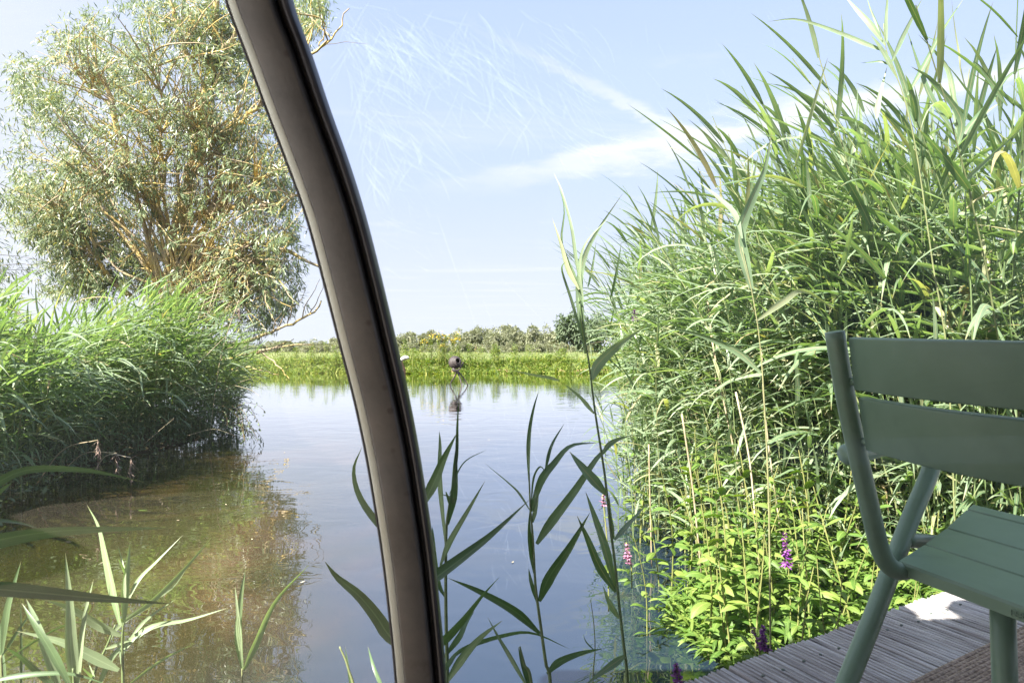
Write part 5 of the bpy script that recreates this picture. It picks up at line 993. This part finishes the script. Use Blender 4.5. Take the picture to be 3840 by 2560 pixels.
def tall_weed(px, pyt, Y, lab, yellow=False, w=.16, group=None, name='tall_weed', n=260):
    top = at(px, pyt, Y); z0 = far_z(top.x, Y); h = top.z-z0; e = empty(name, (top.x, Y, z0)); tag(e, lab, 'weed', group); b = MB()
    for k in range(4 if yellow else 2):
        ox = random.gauss(0, w*.6); tube(b, [(ox*.3, 0, 0), (ox*.8, random.gauss(0, .05), h*.5), (ox, random.gauss(0, .08), h*random.uniform(.85, 1))], [.012, .01, .005], 4, caps=False)
    b.obj('stems', M['herb_stem'], e); t = RNG.uniform(.08, .97, n); P = np.stack([RNG.normal(0, 1, n)*w*(1-.55*t), RNG.normal(0, 1, n)*w*.8*(1-.55*t), t*h], 1); d = RNG.normal(0, 1, (n, 3)); d[:, 2] = np.abs(d[:, 2])*.6+.5
    b = MB(); blades(b, P, d, RNG.uniform(.07, .17, n), RNG.uniform(.02, .045, n), RNG.uniform(0, 1, n), K=3, kind='oval', three=False); b.obj('foliage', M['bankveg'], e)
    if yellow:
        n2 = 46; P = np.stack([RNG.normal(0, 1, n2)*w*.9, RNG.normal(0, .1, n2), h*RNG.uniform(.82, 1.03, n2)], 1); b = MB(); blades(b, P, RNG.normal(0, 1, (n2, 3)), RNG.uniform(.035, .07, n2), RNG.uniform(.03, .05, n2), np.zeros(n2), K=3, kind='oval', three=False); b.obj('flower_heads', M['yellow'], e)
for px, py, l in [(990, 768, 'tallest yellow flowering weed above the left end of the far bank'), (1008, 762, 'yellow flowering weed beside the tallest one left of the snail sculpture'), (1024, 770, 'third yellow flowering weed just left of the snail sculpture'), (1040, 780, 'yellow flowering weed rising behind the snail sculpture'), (1052, 764, 'slim tall weed with yellow tips just right of the snail sculpture'), (972, 778, 'short yellow flowering weed at the left of the flowering group'), (1018, 790, 'low yellow flowering weed in front of the flowering group')]:
    tall_weed(px, py, 35.5+random.uniform(-.1, .6), l, True, .13)
for px, py, l in [(1078, 788, 'dense dark green upright weed right of the snail sculpture'), (1183, 789, 'narrow bright green upright weed alone in the middle of the far bank'), (1214, 790, 'broad low weed clump behind the narrow upright one'), (1135, 790, 'loose green weed between the dark one and the narrow upright one'), (748, 783, 'upright green weed left of the rail near the far water edge'), (716, 793, 'broad green weed on the far bank left of the rail'), (768, 792, 'small weed nearest the rail on its left side'), (950, 800, 'dark leaning weed right of the white capped post'), (1290, 800, 'grey green weed clump near the reddish clay bank'), (1262, 815, 'low weed over the water left of the reddish clay'), (930, 778, 'two upright weeds behind the white capped post'), (680, 800, 'small upright weed at the far left of the visible bank')]:
    tall_weed(px, py, 35.9+random.uniform(-.3, .5), l, False, .17)
rnd = random.Random(55)
for i in range(34):
    px = rnd.uniform(600, 1440); tall_weed(px, rnd.uniform(794, 822), 35.3+rnd.uniform(-.5, 1.2), 'green weed standing a little above the growth of the far bank', False, rnd.uniform(.12, .3), 'green weeds along the far bank', n=150)
# far trees
def tree_variant(seed, dark=False, low=False):
    rn = random.Random(seed); g = np.random.default_rng(seed); b = MB(); lobes = []; nb = 9 if not low else 6
    for k in range(nb): lobes.append((rn.gauss(0, .26), rn.gauss(0, .26), rn.uniform(.28, .82) if not low else rn.uniform(.2, .5), rn.uniform(.13, .24)))
    if dark: lobes = [(rn.gauss(0, .22), rn.gauss(0, .22), rn.uniform(.35, .78), rn.uniform(.18, .28)) for k in range(12)]
    n = 2600; idx = g.integers(0, len(lobes), n); Lb_ = np.array(lobes)[idx]; u = nrm(g.normal(0, 1, (n, 3))); r = g.uniform(.35, 1.0, n)**.5*(1+.28*g.normal(0, 1, n)*.6)
    P = Lb_[:, :3]+u*(Lb_[:, 3]*r)[:, None]*np.array([1.1, 1, .95]); P[:, 2] = np.maximum(P[:, 2], .03)
    k = 320; Q = np.stack([g.normal(0, .34, k), g.normal(0, .3, k), np.abs(g.normal(0, .13, k))+.03], 1); P = np.concatenate([P, Q]); n += k
    blades(b, P, u if len(u) == n else np.concatenate([u, g.normal(0, 1, (k, 3))]), g.uniform(.05, .11, n), g.uniform(.035, .075, n), g.uniform(0, 1, n), K=3, kind='oval', three=False)
    cm = b.mesh('crown', M['fardark'] if dark else M['fartree']); b = MB(); tube(b, [(0, 0, -.05), (.01, 0, .3), (.0, .01, .62)], [.035, .025, .01], 5)
    for q in range(5): lb = lobes[q % len(lobes)]; tube(b, [(0, 0, .22), (lb[0]*.6, lb[1]*.6, lb[2]*.8), lb[:3]], [.018, .012, .005], 4)
    return cm, b.mesh('trunk', M['barkdark'])
TV = [tree_variant(500+i) for i in range(6)]; TD = [tree_variant(600+i, True) for i in range(2)]; TL = [tree_variant(700+i, low=True) for i in range(3)]
def far_tree(px, pyt, Y, wpx, v, label, group, name='far_tree', sy=1.0):
    top = at(px, pyt, Y); z0 = .5; h = (top.z-z0)/.98; e = empty(name, (top.x, Y, z0), 0); w = wpx*S/2560*Y/1.0; e.scale = (w, w, h); e.rotation_euler = (0, 0, random.choice([0, .3, -.3, 3.14, 2.9]))
    tag(e, label, 'tree' if name != 'far_bush' else 'bush', group); inst('crown', v[0], e); inst('trunk', v[1], e)
rnd = random.Random(31)
prof = [(560, 786), (620, 784), (660, 782), (700, 780), (740, 778), (768, 776), (800, 772), (860, 768), (905, 766), (925, 771), (945, 764), (965, 768), (985, 758), (1000, 766), (1020, 770), (1045, 764), (1066, 756), (1085, 758), (1102, 751), (1118, 752), (1135, 762), (1150, 758), (1162, 747), (1172, 750), (1190, 762), (1208, 762), (1222, 748), (1238, 750), (1252, 764), (1270, 766), (1285, 760)]
for px, py in prof:
    far_tree(px+rnd.gauss(0, 3), py+rnd.gauss(0, 1), rnd.uniform(95, 118), rnd.uniform(30, 46), TV[rnd.randrange(6)], 'grey green willow in the distant row of trees beyond the meadow', 'willows in the distant row beyond the meadow')
for px in range(560, 1345, 17):
    far_tree(px+rnd.gauss(0, 5), 783+rnd.gauss(0, 4)-(3 if px > 1000 else 0), rnd.uniform(84, 94), rnd.uniform(24, 40), TL[rnd.randrange(3)], 'low pale bush at the foot of the distant tree row', 'low bushes along the distant tree row', 'far_bush')
far_tree(1318, 716, 90, 66, TD[0], 'round dark green tree standing out at the right end of the distant row', None, 'dark_tree')
for px, py in ((1372, 724), (1425, 732), (1480, 728), (1345, 738), (1540, 735), (1620, 740)): far_tree(px, py, 94+rnd.uniform(0, 6), 62, TD[1], 'dark green tree behind the reeds at the right end of the distant row', 'dark trees behind the right reed bed', 'dark_tree')
for px in range(-200, 560, 48): far_tree(px, 770+rnd.gauss(0, 5), 105, 60, TV[rnd.randrange(6)], 'grey green willow in the distant row of trees beyond the meadow', 'willows in the distant row beyond the meadow')
for px in list(range(1700, 2700, 60)): far_tree(px, 748+rnd.gauss(0, 6), 100, 66, TV[rnd.randrange(6)], 'grey green willow in the distant row of trees beyond the meadow', 'willows in the distant row beyond the meadow')
# ------------------------------------------------------------------ snail sculpture on three legs, post with white cap
Y0 = 24.2; c = at(1045, 832, Y0); foot = at(1047, 885.5, Y0); sn = empty('snail_sculpture', (c.x, Y0, 0)); tag(sn, 'dark metal snail sculpture on three long legs standing in the pond', 'sculpture')
def sp_pt(px, py, dy=0.0): p = at(px, py, Y0); return Vector((p.x-c.x, dy, p.z))
for pl, dy in (([(1052, 850), (1043, 866), (1035, 879), (1033.5, 888)], .12), ([(1050, 850), (1056, 866), (1060, 878), (1061.5, 889)], -.25), ([(1048, 848), (1058, 860), (1068, 873), (1075, 886)], .10)):
    b = MB(); pts = crom([sp_pt(x, y, dy*i/3) for i, (x, y) in enumerate(pl)], 10); pts[-1].z = -.05; tube(b, pts, [.028, .027, .026, .024, .023, .022, .021, .02, .02, .024], 8); b.obj('leg', M['iron'], sn)
b = MB(); ax = Vector((.55, -.75, .30)).normalized(); a1 = ax.orthogonal().normalized(); a2 = ax.cross(a1); cc = Vector((0, 0, c.z)); V = []; UVv = []; nu, nv = 30, 34; R0 = .215
for i in range(nv):
    th = R(24)+(math.pi-R(24))*i/(nv-1)
    for j in range(nu):
        ph = 2*math.pi*j/nu; rr_ = R0*(1+.045*math.cos(th*15+ph)); V.append(cc+ax*(math.cos(th)*R0*.98)+(a1*math.cos(ph)+a2*math.sin(ph))*(math.sin(th)*rr_)); UVv.append((j/nu, i/nv))
F = [(i*nu+j, i*nu+(j+1) % nu, (i+1)*nu+(j+1) % nu, (i+1)*nu+j) for i in range(nv-1) for j in range(nu)]
b.add(V, F, UVv); o = b.obj('shell', M['iron'], sn); o.modifiers.new('thick', 'SOLIDIFY').thickness = .012
b = MB(); P = [cc+ax*.20+(a1*math.cos(t)+a2*math.sin(t))*.095 for t in np.linspace(0, 6.283, 22)]; tube(b, P, .018, 6, caps=False); b.obj('shell_mouth', M['iron'], sn)
b = MB(); P = crom([sp_pt(1040, 846, -.15), sp_pt(1047, 851, -.16), sp_pt(1055, 848, -.1), sp_pt(1060, 840, -.05), sp_pt(1064, 832, 0)], 14); tube(b, P, [.05, .06, .065, .06, .05, .04, .035, .03, .028, .026, .024, .022, .022, .024], 8); b.obj('snail_body', M['iron'], sn)
b = MB(); P = crom([sp_pt(1058, 842, -.1), sp_pt(1061, 838, -.16), sp_pt(1057, 836, -.2)], 8); tube(b, P, .014, 6); b.obj('horn', M['iron'], sn)
pY = 34.0; pc = at(925, 850, pY); pe = empty('capped_post', (pc.x, pY, 0)); tag(pe, 'rust brown post with a white rounded cap at the far bank beside the rail', 'post')
b = MB(); tube(b, [(-.16, 0, -.3), (-.12, 0, .2), (-.20, 0, .50), (-.22, 0, .66)], [.30, .27, .22, .2], 12); b.obj('post_body', M['rust'], pe)
b = MB(); V = []; nu, nv = 18, 10
for i in range(nv+1):
    th = math.pi*i/nv
    for j in range(nu):
        ph = 2*math.pi*j/nu; x, y, z = math.sin(th)*math.cos(ph)*.34, math.sin(th)*math.sin(ph)*.2, math.cos(th)*.12; V.append((x-.02, y, z+.74+x*.34+.03*math.sin(x*14)))
F = [(i*nu+j, (i+1)*nu+j, (i+1)*nu+(j+1) % nu, i*nu+(j+1) % nu) for i in range(nv) for j in range(nu)]; b.add(V, F); b.obj('white_cap', M['white'], pe)
